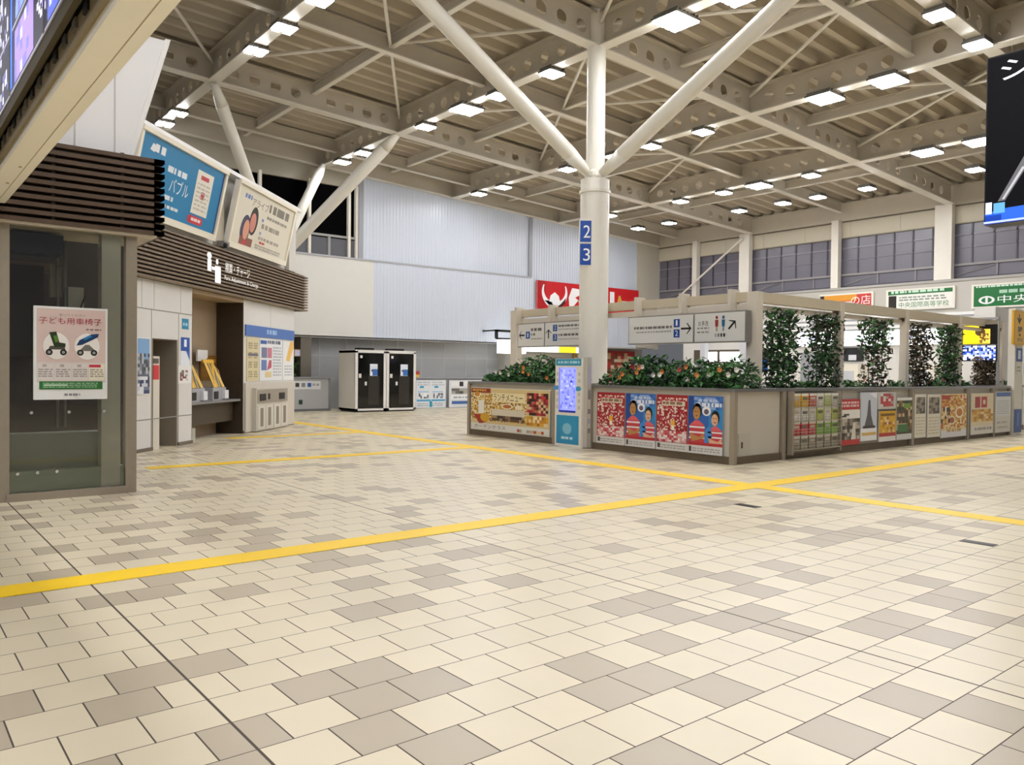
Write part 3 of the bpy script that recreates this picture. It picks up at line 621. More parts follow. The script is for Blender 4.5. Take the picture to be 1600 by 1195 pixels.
# shelf with two charging machines
t = thing('counter_shelf', 'grey shelf carrying the yellow charging machines', 'shelf', KF.p(3.0, 0, -.3))
m = MB(); m.fbox(KF, 1.97, 4.28, -.6, -.04, .74, .79, M('#8f8e90', .3, .4)); m.build('shelf_board', t); m = MB(); m.fbox(KF, 1.97, 4.28, -.6, -.22, .30, .74, M('#4a3f2e', .5, 0, 0, .1)); m.build('apron', t)
m = MB(); m.fbox(KF, 2.0, 2.5, -.55, -.2, 0, .25, M('#b5b1a6', .5)); m.build('pedestal', t)
for s, lb in ((2.12, 'charging machine with yellow striped flap, half hidden behind the wall panel'), (3.10, 'charging machine with yellow striped flap under a white label, on the open shelf')):
    t = thing('charging_machine', lb, 'ticket machine', KF.p(s + .3, .79, -.3), 'charging machines on the shelf')
    m = MB(); m.fbox(KF, s, s + .62, -.58, -.12, .79, 1.06, M('#a9aab0', .35)); m.fbox(KF, s + .05, s + .25, -.12, -.112, .82, .98, BLACK); m.fbox(KF, s + .42, s + .6, -.12, -.05, .82, 1.0, M('#dfe1e6', .3)); m.build('body', t)
    fl = Fr(KF.p(s + .05, 1.06, -.14), KF.U, Vector((-KF.N.x * .45, -KF.N.y * .45, 1)))
    m = MB(); m.fbox(fl, .02, .46, 0, .015, 0, .60, M('#6d6044', .45)); m.build('flap', t)
    m = MB(); Y1 = M('#e8b62c', .35); Y2 = M('#f7e7ae', .4)
    for q0, q1, wd, c in ((.00, .02, .09, Y1), (.06, .36, .08, Y1), (.40, .34, .09, Y1), (.17, .19, .05, Y1), (.115, .10, .018, Y2), (.28, .44, .018, Y2), (.49, .42, .018, Y2)):
        m.face([fl.p(q0, .0, .02), fl.p(q0 + wd, .0, .02), fl.p(q1 + wd, .62, .02), fl.p(q1, .62, .02)], c)
    m.fbox(fl, .0, .48, .0, .03, .56, .64, Y1); m.build('flap_bars', t)
    m = MB(); m.fbox(KF, s + .05, s + .5, -.52, -.48, 1.62, 1.86, M('#e6e6e6', .4)); m.build('head_label', t)
    m = MB(); m.cyl(tuple(KF.p(s + .52, 1.1, -.15)), tuple(KF.p(s + .62, 1.42, -.3)), .012, n=6, m=M('#c9a050', .4)); m.cyl(tuple(KF.p(s + .62, 1.42, -.3)), tuple(KF.p(s + .4, 1.68, -.45)), .012, n=6, m=M('#c9a050', .4)); m.build('guard_rail', t)
t, a, W, Hh = panel_thing('wall_panel', 'amber panel on the back of the machine recess', 'panel', Fr(KF.p(0, 0, -.62), KF.U), 3.5, 4.28, 1.2, 1.75, '#8a5f24', .02)
a.rect(.05, .40, W - .05, .47, '#c7933c', 1); a.rect(.05, .08, W - .05, .3, '#9c6c2a', 1); a.build('artwork', t)
# fare information boards and parcel cabinet
t, a, W, Hh = panel_thing('header_panel', 'blue header band above the fare maps', 'sign', KF, 4.40, 7.44, 2.22, 2.47, '#4a72b8', .03)
a.lines(1.2, .06, 1.9, .18, 1, '#9fc0ea', 1, .9); a.build('artwork', t)
t, a, W, Hh = panel_thing('notice_board', 'narrow cream timetable board left of the fare map', 'notice board', KF, 4.48, 5.15, 1.18, 2.18, '#d9cda6', .02)
for i in range(2):
    for j in range(4): a.lines(.08 + i * .3, .08 + j * .22, .30 + i * .3, .24 + j * .22, 3, '#9a8c66', 1, .6)
a.rect(.05, .58, W - .05, .64, '#6f6a80', 2); a.build('artwork', t)
t, a, W, Hh = panel_thing('fare_map', 'white fare map with blue and red blocks above the cabinet', 'map', KF, 5.22, 6.62, 1.18, 2.18, '#e9ebee', .02)
a.rect(.02, .88, .4, .97, '#3c5ea8', 1); a.lines(.45, .88, 1.3, .97, 1, '#5a6478', 1, .9); a.rect(.08, .55, .42, .8, '#70789a', 1); a.rect(.45, .55, .72, .8, '#c8788c', 1); a.rect(.08, .25, .4, .5, '#6a80b8', 1); a.poly([(.42, .25), (.7, .32), (.7, .5), (.55, .5)], '#c05468', 1); a.lines(.8, .1, 1.35, .85, 10, '#b3b8c2', 1, .5); a.rect(.3, .08, .7, .22, '#e2cf9a', 1); a.build('artwork', t)
t, a, W, Hh = panel_thing('notice_board', 'white notice with a yellow corner at the right end of the fare wall', 'notice board', KF, 6.68, 7.42, 1.18, 2.18, '#eceded', .02)
a.poly([(.2, .5), (.5, 1.0), (W, 1.0), (W, .86), (.45, .48)], '#ecbf62', 1); a.lines(.1, .1, .65, .4, 4, '#b8bcc4', 1, .5); a.build('artwork', t)
t = thing('parcel_cabinet', 'cream cabinet with two card slots and four slim doors under the fare map', 'cabinet', KF.p(5.9, 0, .1))
m = MB(); CB = M('#cdc7bb', .4, 0, 0, .03); m.fbox(KF, 4.36, 7.42, 0, .05, .02, 1.14, CB); m.fbox(KF, 4.70, 6.66, .05, .16, .02, 1.02, CB); m.build('body', t)
m = MB(); m.fbox(KF, 4.74, 6.62, .16, .17, .66, .98, M('#a8a094', .35, .3)); m.build('control_panel', t)
for s in (4.86, 6.05): 
    m = MB(); m.fbox(KF, s, s + .36, .17, .18, .72, .88, BLACK); m.build('slot', t)
m = MB(); m.fbox(KF, 5.36, 5.46, .17, .18, .74, .88, DARK); m.build('lock', t)
for i in range(4):
    s = 4.76 + i * .465 + (.03 if i > 1 else 0)
    m = MB(); m.fbox(KF, s, s + .44, .16, .175, .05, .60, M('#d5cfc4', .4)); dd = m.build('door', t)
    m = MB(); m.fbox(KF, s + .14, s + .30, .175, .18, .12, .55, M('#8a8272', .5, 0, 0, .3, 30)); m.build('slot_window', dd)

# ------------------------------------------------------------------ back of the hall: work booths, low partition, display boards
for i, (x0, lb) in enumerate(((12.95, 'left black glass work booth with a plain white side wall'), (14.17, 'right black glass work booth, beside the blue and white display board'))):
    t = thing('work_booth', lb, 'booth', (x0 + .6, 25.1, 0), 'black glass work booths')
    WB = M('#e3e1dc', .35, 0, 0, .02)
    m = MB(); m.box(x0, 24.5, .05, x0 + .06, 25.7, 2.12, M('#dedad0', .4)); m.box(x0 + 1.14, 24.5, .05, x0 + 1.20, 25.7, 2.12, WB); m.box(x0 + .06, 25.64, .05, x0 + 1.14, 25.7, 2.12, WB); m.box(x0, 24.48, 2.04, x0 + 1.20, 25.7, 2.14, WB); m.box(x0 - .0, 24.48, .05, x0 + .10, 24.52, 2.1, WB); m.box(x0 + 1.10, 24.48, .05, x0 + 1.20, 24.52, 2.1, WB); m.box(x0, 24.48, .05, x0 + 1.2, 25.7, .12, WB); m.build('cabin', t)
    m = MB(); m.box(x0 + .04, 24.55, 0, x0 + 1.16, 25.6, .05, BLACK); m.build('plinth', t)
    m = MB(); m.box(x0 + .10, 24.485, .13, x0 + 1.10, 24.505, 2.03, M('#040405', .08)); dd = m.build('door', t)
    m = MB(); m.box(x0 + .50, 24.478, .25, x0 + .92, 24.484, 1.25, M('#2b2926', .15)); m.build('door_glass', dd)
    m = MB(); m.box(x0 + .13, 24.46, 1.18, x0 + .22, 24.484, 1.32, WHITE); m.build('handle', dd)
    m = MB(); m.box(x0 + .36, 24.47, .92, x0 + .44, 24.484, 1.05, M('#d8d8d8', .3)); m.build('lock', dd)
    m = MB(); m.box(x0 + .18, 24.48, 1.86, x0 + .27, 24.484, 1.95, WHITE); m.build('number_plate', dd)
    f2 = Fr((x0 + .56, 24.484, 1.2), (1, 0, 0)); a = Art(f2); a.rect(0, 0, .30, .46, '#dfe5ee', 1); a.rect(.1, .06, .3, .28, '#3a6fb8', 2); a.rect(.02, .06, .1, .14, '#eef2f6', 3); a.rect(.05, .2, .13, .26, '#4a4a50', 3); a.build('notice', dd)
    m = MB(); m.box(x0 + .4, 24.9, 2.14, x0 + .95, 25.3, 2.22, BLACK); m.build('roof_vent', t)
LP = M('#b7b8ba', .4, 0, 0, .03)
m = MB(); m.box(10.2, 25.9, 0, 12.72, 25.98, 1.14, LP); m.box(10.2, 25.84, 1.14, 12.74, 26.04, 1.19, M('#8f9092', .4)); m.box(12.66, 25.88, 0, 12.74, 26.0, 1.14, M('#85868a', .4)); m.box(10.2, 25.89, 0, 12.7, 25.9, .08, M('#77787a', .5))
struct(m, 'partition_low', 'low grey partition left of the work booths', 'partition')
m = MB(); m.box(15.5, 25.95, 0, 21.2, 26.02, 1.14, LP); m.box(15.5, 25.88, 1.14, 21.2, 26.08, 1.19, M('#9c9da0', .4)); struct(m, 'partition_low', 'low grey partition right of the work booths', 'partition')
BF = Fr((0, 25.9, 0), (1, 0, 0))
t, a, W, Hh = panel_thing('direction_panel', 'white panel with pictograms on the low partition by the fare wall', 'sign', BF, 10.9, 12.35, .76, 1.04, '#e4e5e6', .012)
a.rect(.52, .08, .66, .22, '#3a3a3c', 1); a.rect(.74, .08, .88, .22, '#8c8c8e', 1); a.rect(.96, .08, 1.1, .22, '#2f5fae', 1); a.lines(1.15, .1, 1.42, .2, 1, '#a8abb0', 1, .8); a.build('artwork', t)
t, a, W, Hh = panel_thing('socket_plate', 'small dark green socket plate low on the partition', 'socket', BF, 11.55, 11.68, .24, .40, '#35594a', .02)
a.rect(.05, .03, .10, .10, '#0e1512', 1); a.build('artwork', t)
DF2 = Fr((0, 25.82, 0), (1, 0, 0))
t, a, W, Hh = panel_thing('display_board', 'white display board with light blue stripes, right of the work booths', 'display board', DF2, 16.2, 17.55, .02, 1.08, '#dfe3e8', .05)
for i in range(2):
    u = .06 + i * .66; a.rect(u + .1, .76, u + .28, .84, '#3d9cc8', 1); a.lines(u, .84, u + .55, 1.02, 2, '#b9bec6', 1); a.rect(u, .60, u + .5, .63, '#7fb4d8', 1); a.mosaic(u + .05, .36, u + .5, .56, 6, 3, ['#5c6068', '#dde0e6', '#8d929c', '#eef0f2'], 1); a.rect(u - .03, .25, u + .6, .32, '#4fa3cc', 1); a.lines(u, .05, u + .5, .2, 2, '#a9aeb6', 1)
a.rect(.6, .03, .72, .25, '#2f93b0', 2); a.build('artwork', t)
m = MB(); m.box(16.2, 25.75, 0, 17.55, 25.9, .02, GREY); m.build('foot', t)
t, a, W, Hh = panel_thing('display_board', 'white display board with dark photographs, beside the yellow restaurant poster', 'display board', DF2, 17.72, 19.6, .02, 1.08, '#dcdde0', .05)
a.mosaic(.1, .82, 1.8, 1.0, 9, 1, ['#1f1f20', '#e8e8e8', '#5c2f28', '#e8e8e8'], 1); a.mosaic(.1, .52, 1.8, .74, 9, 2, ['#6d6a66', '#c9c8c4', '#4c4a48', '#a5a29c'], 1); a.rect(.08, .3, 1.8, .48, '#eceef0', 1); a.lines(.2, .33, 1.6, .44, 1, '#9aa0a8', 2); a.rect(.12, .12, 1.5, .24, '#3f64a4', 1); a.build('artwork', t)
m = MB(); m.box(17.72, 25.75, 0, 19.6, 25.9, .02, GREY); m.build('foot', t)
t, a, W, Hh = panel_thing('counter_sign', 'little red and yellow sign on the partition ledge', 'sign', Fr((0, 25.97, 0), (1, 0, 0)), 16.1, 16.45, 1.19, 1.42, '#f0c23c', .02)
a.rect(.0, .1, .35, .23, '#b93a34', 1); a.build('artwork', t)
t = thing('desk_plant', 'dark green plant on the ledge inside the dark doorway', 'plant', (11.6, 26.8, 1.19))
def leaves(mb, n, x0, x1, y0, y1, z0, z1, sz, mats, g, dens=None):
    for _ in range(n):
        x, y, z = g.uniform(x0, x1), g.uniform(y0, y1), g.uniform(z0, z1)
        if dens and not dens(x, y, z): continue
        d = Vector((g.gauss(0, 1), g.gauss(0, 1), g.gauss(0, .7))).normalized(); e = d.cross(Vector((g.gauss(0, 1), g.gauss(0, 1), g.gauss(0, 1)))).normalized()
        s = sz * g.uniform(.6, 1.3); c = Vector((x, y, z)); nrm = d.cross(e) * (s * .18)
        mt_ = g.choice(mats)
        mb.face([c - d * s, c + e * s * .42 + nrm, c + d * s], mt_); mb.face([c + d * s, c - e * s * .42 + nrm, c - d * s], mt_)
G1 = M('#2f5e2b', .5); G2 = M('#47803e', .45); G3 = M('#16301a', .55); G4 = M('#5b7f4a', .5); B1 = M('#4a3a28', .6); B2_ = M('#7a6a52', .6); B3 = M('#2e2a1c', .6)
m = MB(); leaves(m, 120, 11.1, 12.0, 26.6, 27.1, 1.25, 1.85, .10, [G1, G2, G3], random.Random(5)); m.build('foliage', t); m = MB(); m.cyl((11.6, 26.8, 1.0), (11.6, 26.8, 1.26), .14, .17, 12, DARK); m.build('pot', t)
# cabinet under the plant, so that it stands on something
m = MB(); m.box(11.0, 26.3, 0, 12.0, 27.1, 1.0, DARK); o = m.build('back_counter', None, (11.5, 26.7, 0)); tag(o, 'dark counter in the doorway behind the low partition', 'counter')
t, a, W, Hh = panel_thing('notice_board', 'small amber and blue notice in the dark doorway', 'notice', Fr((0, 26.6, 0), (1, 0, 0)), 11.42, 11.95, 1.90, 2.15, '#b88a2c', .02)
a.rect(.28, .02, .5, .23, '#cfd0ee', 1); a.build('artwork', t)
# projecting lit sign at the corner of the recess
t = thing('light_box_sign', 'blank white lit box sign on a black bracket beyond the left planter', 'sign', (20.6, 25.6, 2.2))
m = MB(); m.box(20.0, 25.4, 2.18, 21.3, 25.7, 2.74, M('#f4f4f2', .4, 0, 1.6)); m.build('light_box', t)
m = MB(); m.box(19.8, 25.5, 3.05, 21.2, 25.6, 3.14, BLACK); m.box(19.8, 25.5, 2.78, 19.9, 25.6, 3.14, BLACK); m.box(19.85, 25.5, 2.74, 20.9, 25.6, 2.81, BLACK); m.box(19.85, 25.5, 3.08, 19.95, 26.5, 3.14, BLACK); m.build('bracket', t)
# red restaurant banner on the white wall
HF = Fr((22.72, YB - .05, 4.2), (1, 0, 0))
t = thing('wall_banner', 'red banner with white bull horn emblem on the white back wall', 'banner', (25.9, YB, 4.2))
m = MB(); m.fbox(HF, 0, 6.55, 0, .04, 0, 1.24, M('#c8141c', .4)); m.build('board', t)
a = Art(HF, .042); a.rect(0, .0, .5, 1.24, '#b01018', 1); a.rect(0, 0, .02, 1.24, '#f0c8c4', 2)
def arc(cu, cv, r0, r1, a0, a1, w0, w1, col, l, n=16):
    pts = []; inn = []
    for i in range(n + 1):
        q = a0 + (a1 - a0) * i / n; k = i / n; wd = w0 + (w1 - w0) * k
        pts.append((cu + (r0 + wd) * math.cos(q), cv + (r1 + wd) * math.sin(q))); inn.append((cu + (r0 - wd) * math.cos(q), cv + (r1 - wd) * math.sin(q)))
    for i in range(n): a.poly([pts[i], pts[i + 1], inn[i + 1], inn[i]], col, l)
arc(1.05, .82, .70, .62, math.radians(-90), math.radians(-205), .17, .03, '#f2f2f6', 3); arc(1.05, .82, .70, .62, math.radians(-90), math.radians(25), .17, .03, '#f2f2f6', 3)
a.poly([(.72, .34), (1.38, .34), (1.30, .62), (1.05, .78), (.80, .62)], '#f6f6fa', 4); a.poly([(.45, .38), (.85, .12), (.92, .0), (1.08, .0), (.85, .40)], '#9aa0e0', 3); a.poly([(1.15, .10), (1.45, .30), (1.75, .58), (1.66, .30), (1.3, .02)], '#3a1216', 5)
a.poly([(1.95, .06), (2.75, .0), (2.8, 1.0), (2.1, 1.04), (1.9, .6)], '#f4f2f2', 3); a.poly([(2.15, .18), (2.5, .5), (2.55, .3), (2.45, .15)], '#c8141c', 4); a.poly([(2.3, .62), (2.7, .8), (2.72, .55), (2.5, .5)], '#c8141c', 4); a.rect(3.1, .1, 3.3, 1.0, '#f4f2f2', 3); a.rect(4.55, .15, 4.85, 1.05, '#f4f2f2', 3); a.poly([(4.95, .2), (5.15, .9), (5.25, .9), (5.4, .6), (5.35, .2)], '#e0b04a', 3); a.rect(5.35, .52, 6.5, .66, '#f4f2f2', 3)
a.build('artwork', t)
# far shop zone under the banner
m = MB(); m.box(21.45, 27.6, 0, 30.9, 27.8, 2.7, M('#c9c6be', .5, 0, 0, .05)); m.box(24.5, 27.58, 0, 26.5, 27.6, 2.1, M('#8a8680', .4)); m.box(27.2, 27.58, 0, 28.4, 27.6, 2.0, DARK); struct(m, 'wall_back_far', 'pale wall of the shops under the white panels', 'wall')
SFR = Fr((0, 27.5, 0), (1, 0, 0))
t, a, W, Hh = panel_thing('light_box_sign', 'long white lit shop sign with a yellow end, seen under the left hanging sign', 'sign', SFR, 22.0, 27.0, 2.34, 2.6, '#f2f2f0', .06)
a.e = 1.2; a.rect(0, 0, 3.0, Hh, '#f8f8f6', 1); a.rect(3.0, 0, 4.1, Hh, '#f2cf2a', 1); a.rect(4.1, 0, W, Hh, '#f4f4f2', 1); a.build('artwork', t)
t, a, W, Hh = panel_thing('poster', 'red menu poster beside the round column, in the far shop', 'poster', SFR, 27.6, 30.2, .6, 2.5, '#b83a34', .04)
a.mosaic(.4, .9, 2.3, 1.8, 8, 6, ['#d9b48c', '#c8423a', '#e8d8c0', '#8d4a34'], 1); a.mosaic(.3, .1, 2.3, .8, 9, 5, ['#a8322c', '#d8c8b8', '#c24a40'], 1); a.build('artwork', t)
t, a, W, Hh = panel_thing('poster', 'gold menu board in the far shop behind the left planter', 'poster', SFR, 26.0, 27.4, 1.6, 2.3, '#c8983c', .04)
a.mosaic(.05, .05, 1.3, .65, 9, 5, ['#e0c070', '#8a6a3c', '#3c342c', '#d8d0c0'], 1); a.build('artwork', t)

# ------------------------------------------------------------------ far right: office front, ticket machines, screens
OX = 28.0; OF = Fr((OX, 26.4, 0), (0, -1, 0))    # faces -X
u = lambda y: 26.4 - y
m = MB(); WH = M('#cfcdc8', .45, 0, 0, .03)
m.box(OX, -8, 0, OX + .2, 22.6, 3.55, WH); m.box(OX + .2, -8, 3.45, XR - .3, 22.6, 3.55, WH)
for z in (3.12, 3.30, 3.48): m.box(OX - .03, -8, z, OX, 22.6, z + .10, M('#dcdcda', .4)); m.box(OX - .012, -8, z - .07, OX, 22.6, z - .01, M('#a2a3a6', .4))
m.box(OX - .02, 16.0, 0, OX, 16.9, 2.3, M('#8f9096', .4)); m.box(OX - .02, 18.2, 1.9, OX, 22.0, 2.45, M('#54493c', .5))
struct(m, 'wall_office', 'pale office front below the advertising boards', 'wall')
def lit(y1, y0, z0, z1, label, marks=True):
    t, a, W, Hh = panel_thing('light_box_sign', label, 'sign', OF, u(y1), u(y0), z0, z1, '#f4f5f7', .08, 'lit white header signs')
    a.e = 1.4; a.rect(0, 0, W, Hh, '#f6f8fc', 1); a.e = .9
    if marks:
        a.rect(W * .12, Hh * .45, W * .2, Hh * .62, '#c8ccd6', 2); a.rect(W * .35, Hh * .42, W * .45, Hh * .66, '#b4b8ec', 2); a.lines(W * .55, Hh * .3, W * .9, Hh * .6, 1, '#cfd4e6', 2, .6)
    a.build('face', t)
lit(17.0, 15.4, 2.52, 3.05, 'lit white header sign right of the first ivy screen')
lit(15.3, 13.7, 2.52, 3.05, 'lit white header sign between the second and third ivy screens')
lit(13.6, 11.5, 2.52, 3.05, 'lit white header sign behind the fourth and fifth ivy screens')
lit(20.6, 19.1, 1.95, 2.36, 'low lit white sign under the right hanging sign', False)
lit(21.6, 20.75, 1.95, 2.36, 'narrow lit sign left of the low lit sign')
t, a, W, Hh = panel_thing('screen', 'dark ticket machine screen with a white square, between ivy screens', 'screen', OF, u(15.2), u(14.4), 1.95, 2.45, '#1a1a20', .06)
a.rect(.25, .04, .55, .24, '#c9cace', 1); a.build('artwork', t)
t, a, W, Hh = panel_thing('notice', 'small blue notice behind the right post of the front frame', 'notice', OF, u(18.75), u(18.35), 1.6, 2.05, '#2348a0', .03)
a.lines(.08, .15, .3, .3, 1, '#9fb4e0', 1); a.build('artwork', t)
for y, lb in ((14.8, 'cream ticket machine under the dark screen, between ivy screens'), (12.2, 'cream ticket machine behind the far end of the long planter')):
    t = thing('ticket_machine', lb, 'ticket machine', (27.6, y, 0), 'ticket machines at the office front')
    m = MB(); m.box(27.3, y - .55, 0, 27.98, y + .55, 1.85, M('#e0dacb', .4)); m.build('body', t); m = MB(); m.box(27.28, y - .4, 1.1, 27.3, y + .4, 1.6, M('#b9bcc2', .3)); m.build('screen', t); m = MB(); m.box(27.2, y - .5, .85, 27.3, y + .5, .92, GREY); m.build('tray', t)
m = MB(); 
for y in (20.95, 19.0): m.box(27.2, y - .12, 0, 27.45, y + .12, 3.2, M('#c4c6cc', .35)); struct(m, 'wall_column', 'pale square column by the office front', 'column'); m = MB()
# hanging screens
t = thing('hanging_screen', 'yellow lit hanging screen above the blue one near the right end', 'screen', (23.5, 8.9, 2.3))
SF = Fr((23.5, 9.3, 2.33), (0, -1, 0)); m = MB(); m.fbox(SF, 0, .86, -.1, 0, 0, .54, BLACK); m.build('housing', t); m = MB(); m.box(23.53, 8.86, 2.87, 23.57, 8.9, 3.05, BLACK); m.build('hanger', t)
a = Art(SF, .002, .9); a.rect(.02, .02, .42, .52, '#f4d41c', 1); a.rect(.42, .02, .70, .42, '#d8b23a', 1); a.ell(.45, .34, .13, .11, '#4a3a22', 2); a.mosaic(.44, .04, .7, .3, 7, 6, ['#f0d05c', '#8a6a2a', '#d8a83a', '#5c4420'], 2); a.build('screen', t)
t = thing('hanging_screen', 'blue lit hanging screen below the yellow one near the right end', 'screen', (23.5, 8.9, 1.8))
SF = Fr((23.5, 9.3, 1.88), (0, -1, 0)); m = MB(); m.fbox(SF, 0, .86, -.1, 0, 0, .44, BLACK); m.build('housing', t)
a = Art(SF, .002, .9); a.mosaic(.02, .03, .84, .42, 16, 8, ['#2c48a8', '#c8d0f4', '#7d90dc', '#101c40', '#dfe4fa'], 1); a.build('screen', t)
m = MB(); m.box(23.5, 8.4, 3.0, 23.6, 9.4, 3.06, GREY); m.box(23.55, 8.4, 0, 23.6, 8.46, 3.06, GREY); m.box(23.55, 9.34, 0, 23.6, 9.4, 3.06, GREY); o = m.build('screen_gantry', None, (23.55, 8.9, 0)); tag(o, 'grey gantry carrying the yellow and blue hanging screens', 'gantry')
# sign post with a yellow sign at the right end, grey column behind
m = MB(); m.box(26.6, 9.6, 0, 28.0, 10.2, 3.58, M('#cbc9c4', .4, 0, 0, .02)); struct(m, 'wall_column', 'broad pale grey column behind the far end of the planter', 'column')
t = thing('sign_post', 'slim white sign post with a yellow sign at the right end of the planter', 'sign post', (22.85, 7.8, 0))
m = MB(); m.box(22.62, 7.70, 0, 23.15, 7.86, 3.2, M('#dbd7cc', .4, 0, 0, .02)); m.build('body', t)
YF = Fr((22.62, 7.695, 0), (1, 0, 0))
m = MB(); m.fbox(YF, -.26, .54, 0, .05, 2.28, 3.14, M('#d9a51f', .4)); ys = m.build('yellow_sign', t)
a = Art(YF, .052); a.rect(-.22, 2.33, .50, 3.1, '#e2b02c', 1); a.rect(.06, 2.84, .12, 3.06, '#3a2e18', 2); a.poly([(-.06, 2.94), (.09, 2.80), (.24, 2.94), (.18, 2.98), (.09, 2.89), (0, 2.98)], '#3a2e18', 2); a.mosaic(.0, 2.60, .28, 2.74, 4, 3, ['#4a3a1c', '#8a6a20'], 2, .8); a.rect(.06, 2.50, .2, 2.56, '#5a481f', 2); a.mosaic(.0, 2.36, .3, 2.45, 5, 2, ['#5a481f', '#a8862c'], 2, .8); a.build('yellow_print', ys)
a = Art(YF, .006); a.rect(.08, 1.86, .48, 2.2, '#1d4a9c', 1); a.rect(.18, 1.92, .36, 2.14, '#c8d4ea', 2); a.rect(.1, 1.55, .45, 1.80, '#dedbd2', 1); a.lines(.15, 1.58, .4, 1.76, 2, '#8f8b84', 2); a.rect(.02, .05, .5, .64, '#1f4d9e', 1); a.rect(.2, .2, .32, .55, '#4f7ac0', 2); a.build('notice', t)
# advertising boards on the right wall
WF = Fr((XR - .26, 26.4, 0), (0, -1, 0))
def board(y1, y0, z0, z1, label, col, fn):
    t, a, W, Hh = panel_thing('advertising_board', label, 'advertising board', WF, u(y1), u(y0), z0, z1, '#e4ded0', .08, 'advertising boards on the far wall')
    a.rect(.08, .06, W - .08, Hh - .06, col, 1); fn(a, W, Hh); a.build('artwork', t)
def f1(a, W, H): a.rect(.08, H * .5, W * .7, H - .06, '#d8942c', 2); a.rect(.1, .1, W * .6, H * .45, '#e8d8c8', 2); a.rect(.02, H * .6, .2, H * .9, '#1c1c1c', 3); a.text('の店', W * .60, .12, W * .95, H * .8, '#f6ece6', 3); a.lines(W * .1, .12, W * .5, H * .45, 1, '#c84a3a', 3, .9)
def f2(a, W, H): a.rect(.08, H * .74, W - .08, H - .06, '#15692e', 2); a.lines(.2, H * .78, W - .3, H * .92, 1, '#c4dcc8', 3, .8); a.rect(.1, .08, .4, H * .7, '#241c14', 2); a.lines(.5, H * .42, W - .3, H * .66, 2, '#8d968c', 2, .6); a.text('中央国際高等学校', .5, .10, W - .2, H * .38, '#2c7a3e', 3)
def f3(a, W, H): a.lines(.15, H * .84, W - .2, H * .92, 1, '#cfe2d2', 2, .8); a.lines(.9, H * .55, 2.6, H * .72, 1, '#a8ccb0', 2, .8); a.text('中央高等学院', .85, .16, 3.9, H * .5, '#f2f2ee', 2); a.ell(.5, H * .33, .26, .14, '#e8ece8', 2); a.ell(.5, H * .33, .17, .09, '#15692e', 3); a.rect(.46, H * .16, .54, H * .5, '#e8ece8', 4)
board(17.6, 15.35, 4.12, 4.72, 'red and orange board, left of the three boards on the far wall', '#c63a30', f1)
board(14.85, 12.35, 3.92, 4.72, 'white board with green header and green kanji on the far wall', '#e9e6dc', f2)
board(11.8, 7.6, 3.85, 4.70, 'solid green board with white kanji and round emblem', '#0f6a2e', f3)
# big video screen at the upper right
t = thing('video_screen', 'large black hanging video screen with white katakana at the right edge', 'video screen', (12.1, 2.4, 3.57))
m = MB(); m.box(12.0, -.6, 3.57, 12.35, 4.5, 5.86, BLACK); m.build('housing', t)
m = MB(); m.box(12.0, .3, 5.86, 12.1, .4, 8.1, STEEL); m.build('hanger', t); m = MB(); m.box(12.0, 3.9, 5.86, 12.1, 4.0, 8.1, STEEL); m.build('hanger', t)
VF = Fr((11.998, 4.5, 3.57), (0, -1, 0)); a = Art(VF, .002, .75)
a.rect(.015, .06, 5.08, 2.27, '#0b0b0e', 1); a.text('シ', .18, 1.93, .58, 2.19, '#f2f2f6', 3)
a.poly([(.17, .30), (.26, .30), (.75, 1.1), (.75, 1.35)], '#5f5f64', 2); a.poly([(.22, .32), (.25, .32), (.5, .72), (.46, .72)], '#a9a9ad', 3)
a.rect(.015, .0, 5.08, .06, '#0e2a7a', 1); a.poly([(.015, .02), (5.08, .10), (5.08, .30), (.3, .20), (.015, .16)], '#2c5cc8', 2); a.rect(.015, .04, .22, .12, '#1a3a9a', 3); a.rect(.02, .14, .1, .3, '#c8d0e0', 3); a.rect(.12, .14, .26, .28, '#5c9ad0', 3); a.poly([(.0, .012), (5.08, .012), (5.08, .05), (.0, .04)], '#a8b8f0', 4); a.rect(.5, .2, .7, .24, '#dfe6fa', 4)
a.build('screen', t)

# ------------------------------------------------------------------ planters
PX, PY = 10.9, 7.75        # outer faces
PB = M('#c3bdb1', .4, 0, 0, .03, 3); CAP = M('#8d8c8c', .28, .75, 0, .08, 10); BASEM = M('#6b5e4d', .45, .3, 0, .1)
PF1 = Fr((PX, 15.05, 0), (0, -1, 0)); uu = lambda y: 15.05 - y
def planter(label, boxes, loc, posts):
    t = thing('planter_box', label, 'planter', loc, 'long planter boxes around the round column')
    m = MB(); x0, x1, y0, y1 = boxes
    m.box(x0 + .03, y0 + .03, .12, x1 - .03, y0 + .1, 1.18, PB); m.box(x0 + .03, y1 - .1, .12, x1 - .03, y1 - .03, 1.18, PB); m.box(x0 + .03, y0 + .1, .12, x0 + .1, y1 - .1, 1.18, PB); m.box(x1 - .1, y0 + .1, .12, x1 - .03, y1 - .1, 1.18, PB); m.build('body', t)
    m = MB(); m.box(x0 + .0, y0 + .0, 0, x1 - .0, y1 - .0, .125, BASEM); m.build('base', t)
    m = MB(); c = .16; m.box(x0 - .02, y0 - .02, 1.18, x1 + .02, y0 + c, 1.235, CAP); m.box(x0 - .02, y1 - c, 1.18, x1 + .02, y1 + .02, 1.235, CAP); m.box(x0 - .02, y0 + c, 1.18, x0 + c, y1 - c, 1.235, CAP); m.box(x1 - c, y0 + c, 1.18, x1 + .02, y1 - c, 1.235, CAP); m.build('cap', t)
    m = MB(); m.box(x0 + .1, y0 + .1, 1.05, x1 - .1, y1 - .1, 1.12, M('#2e261e', .8, 0, 0, .3, 20)); m.build('soil', t)
    for (px, py) in posts:
        m = MB(); m.box(px - .045, py - .045, 0, px + .045, py + .045, 1.18, STAIN); m.build('corner_post', t)
    return t
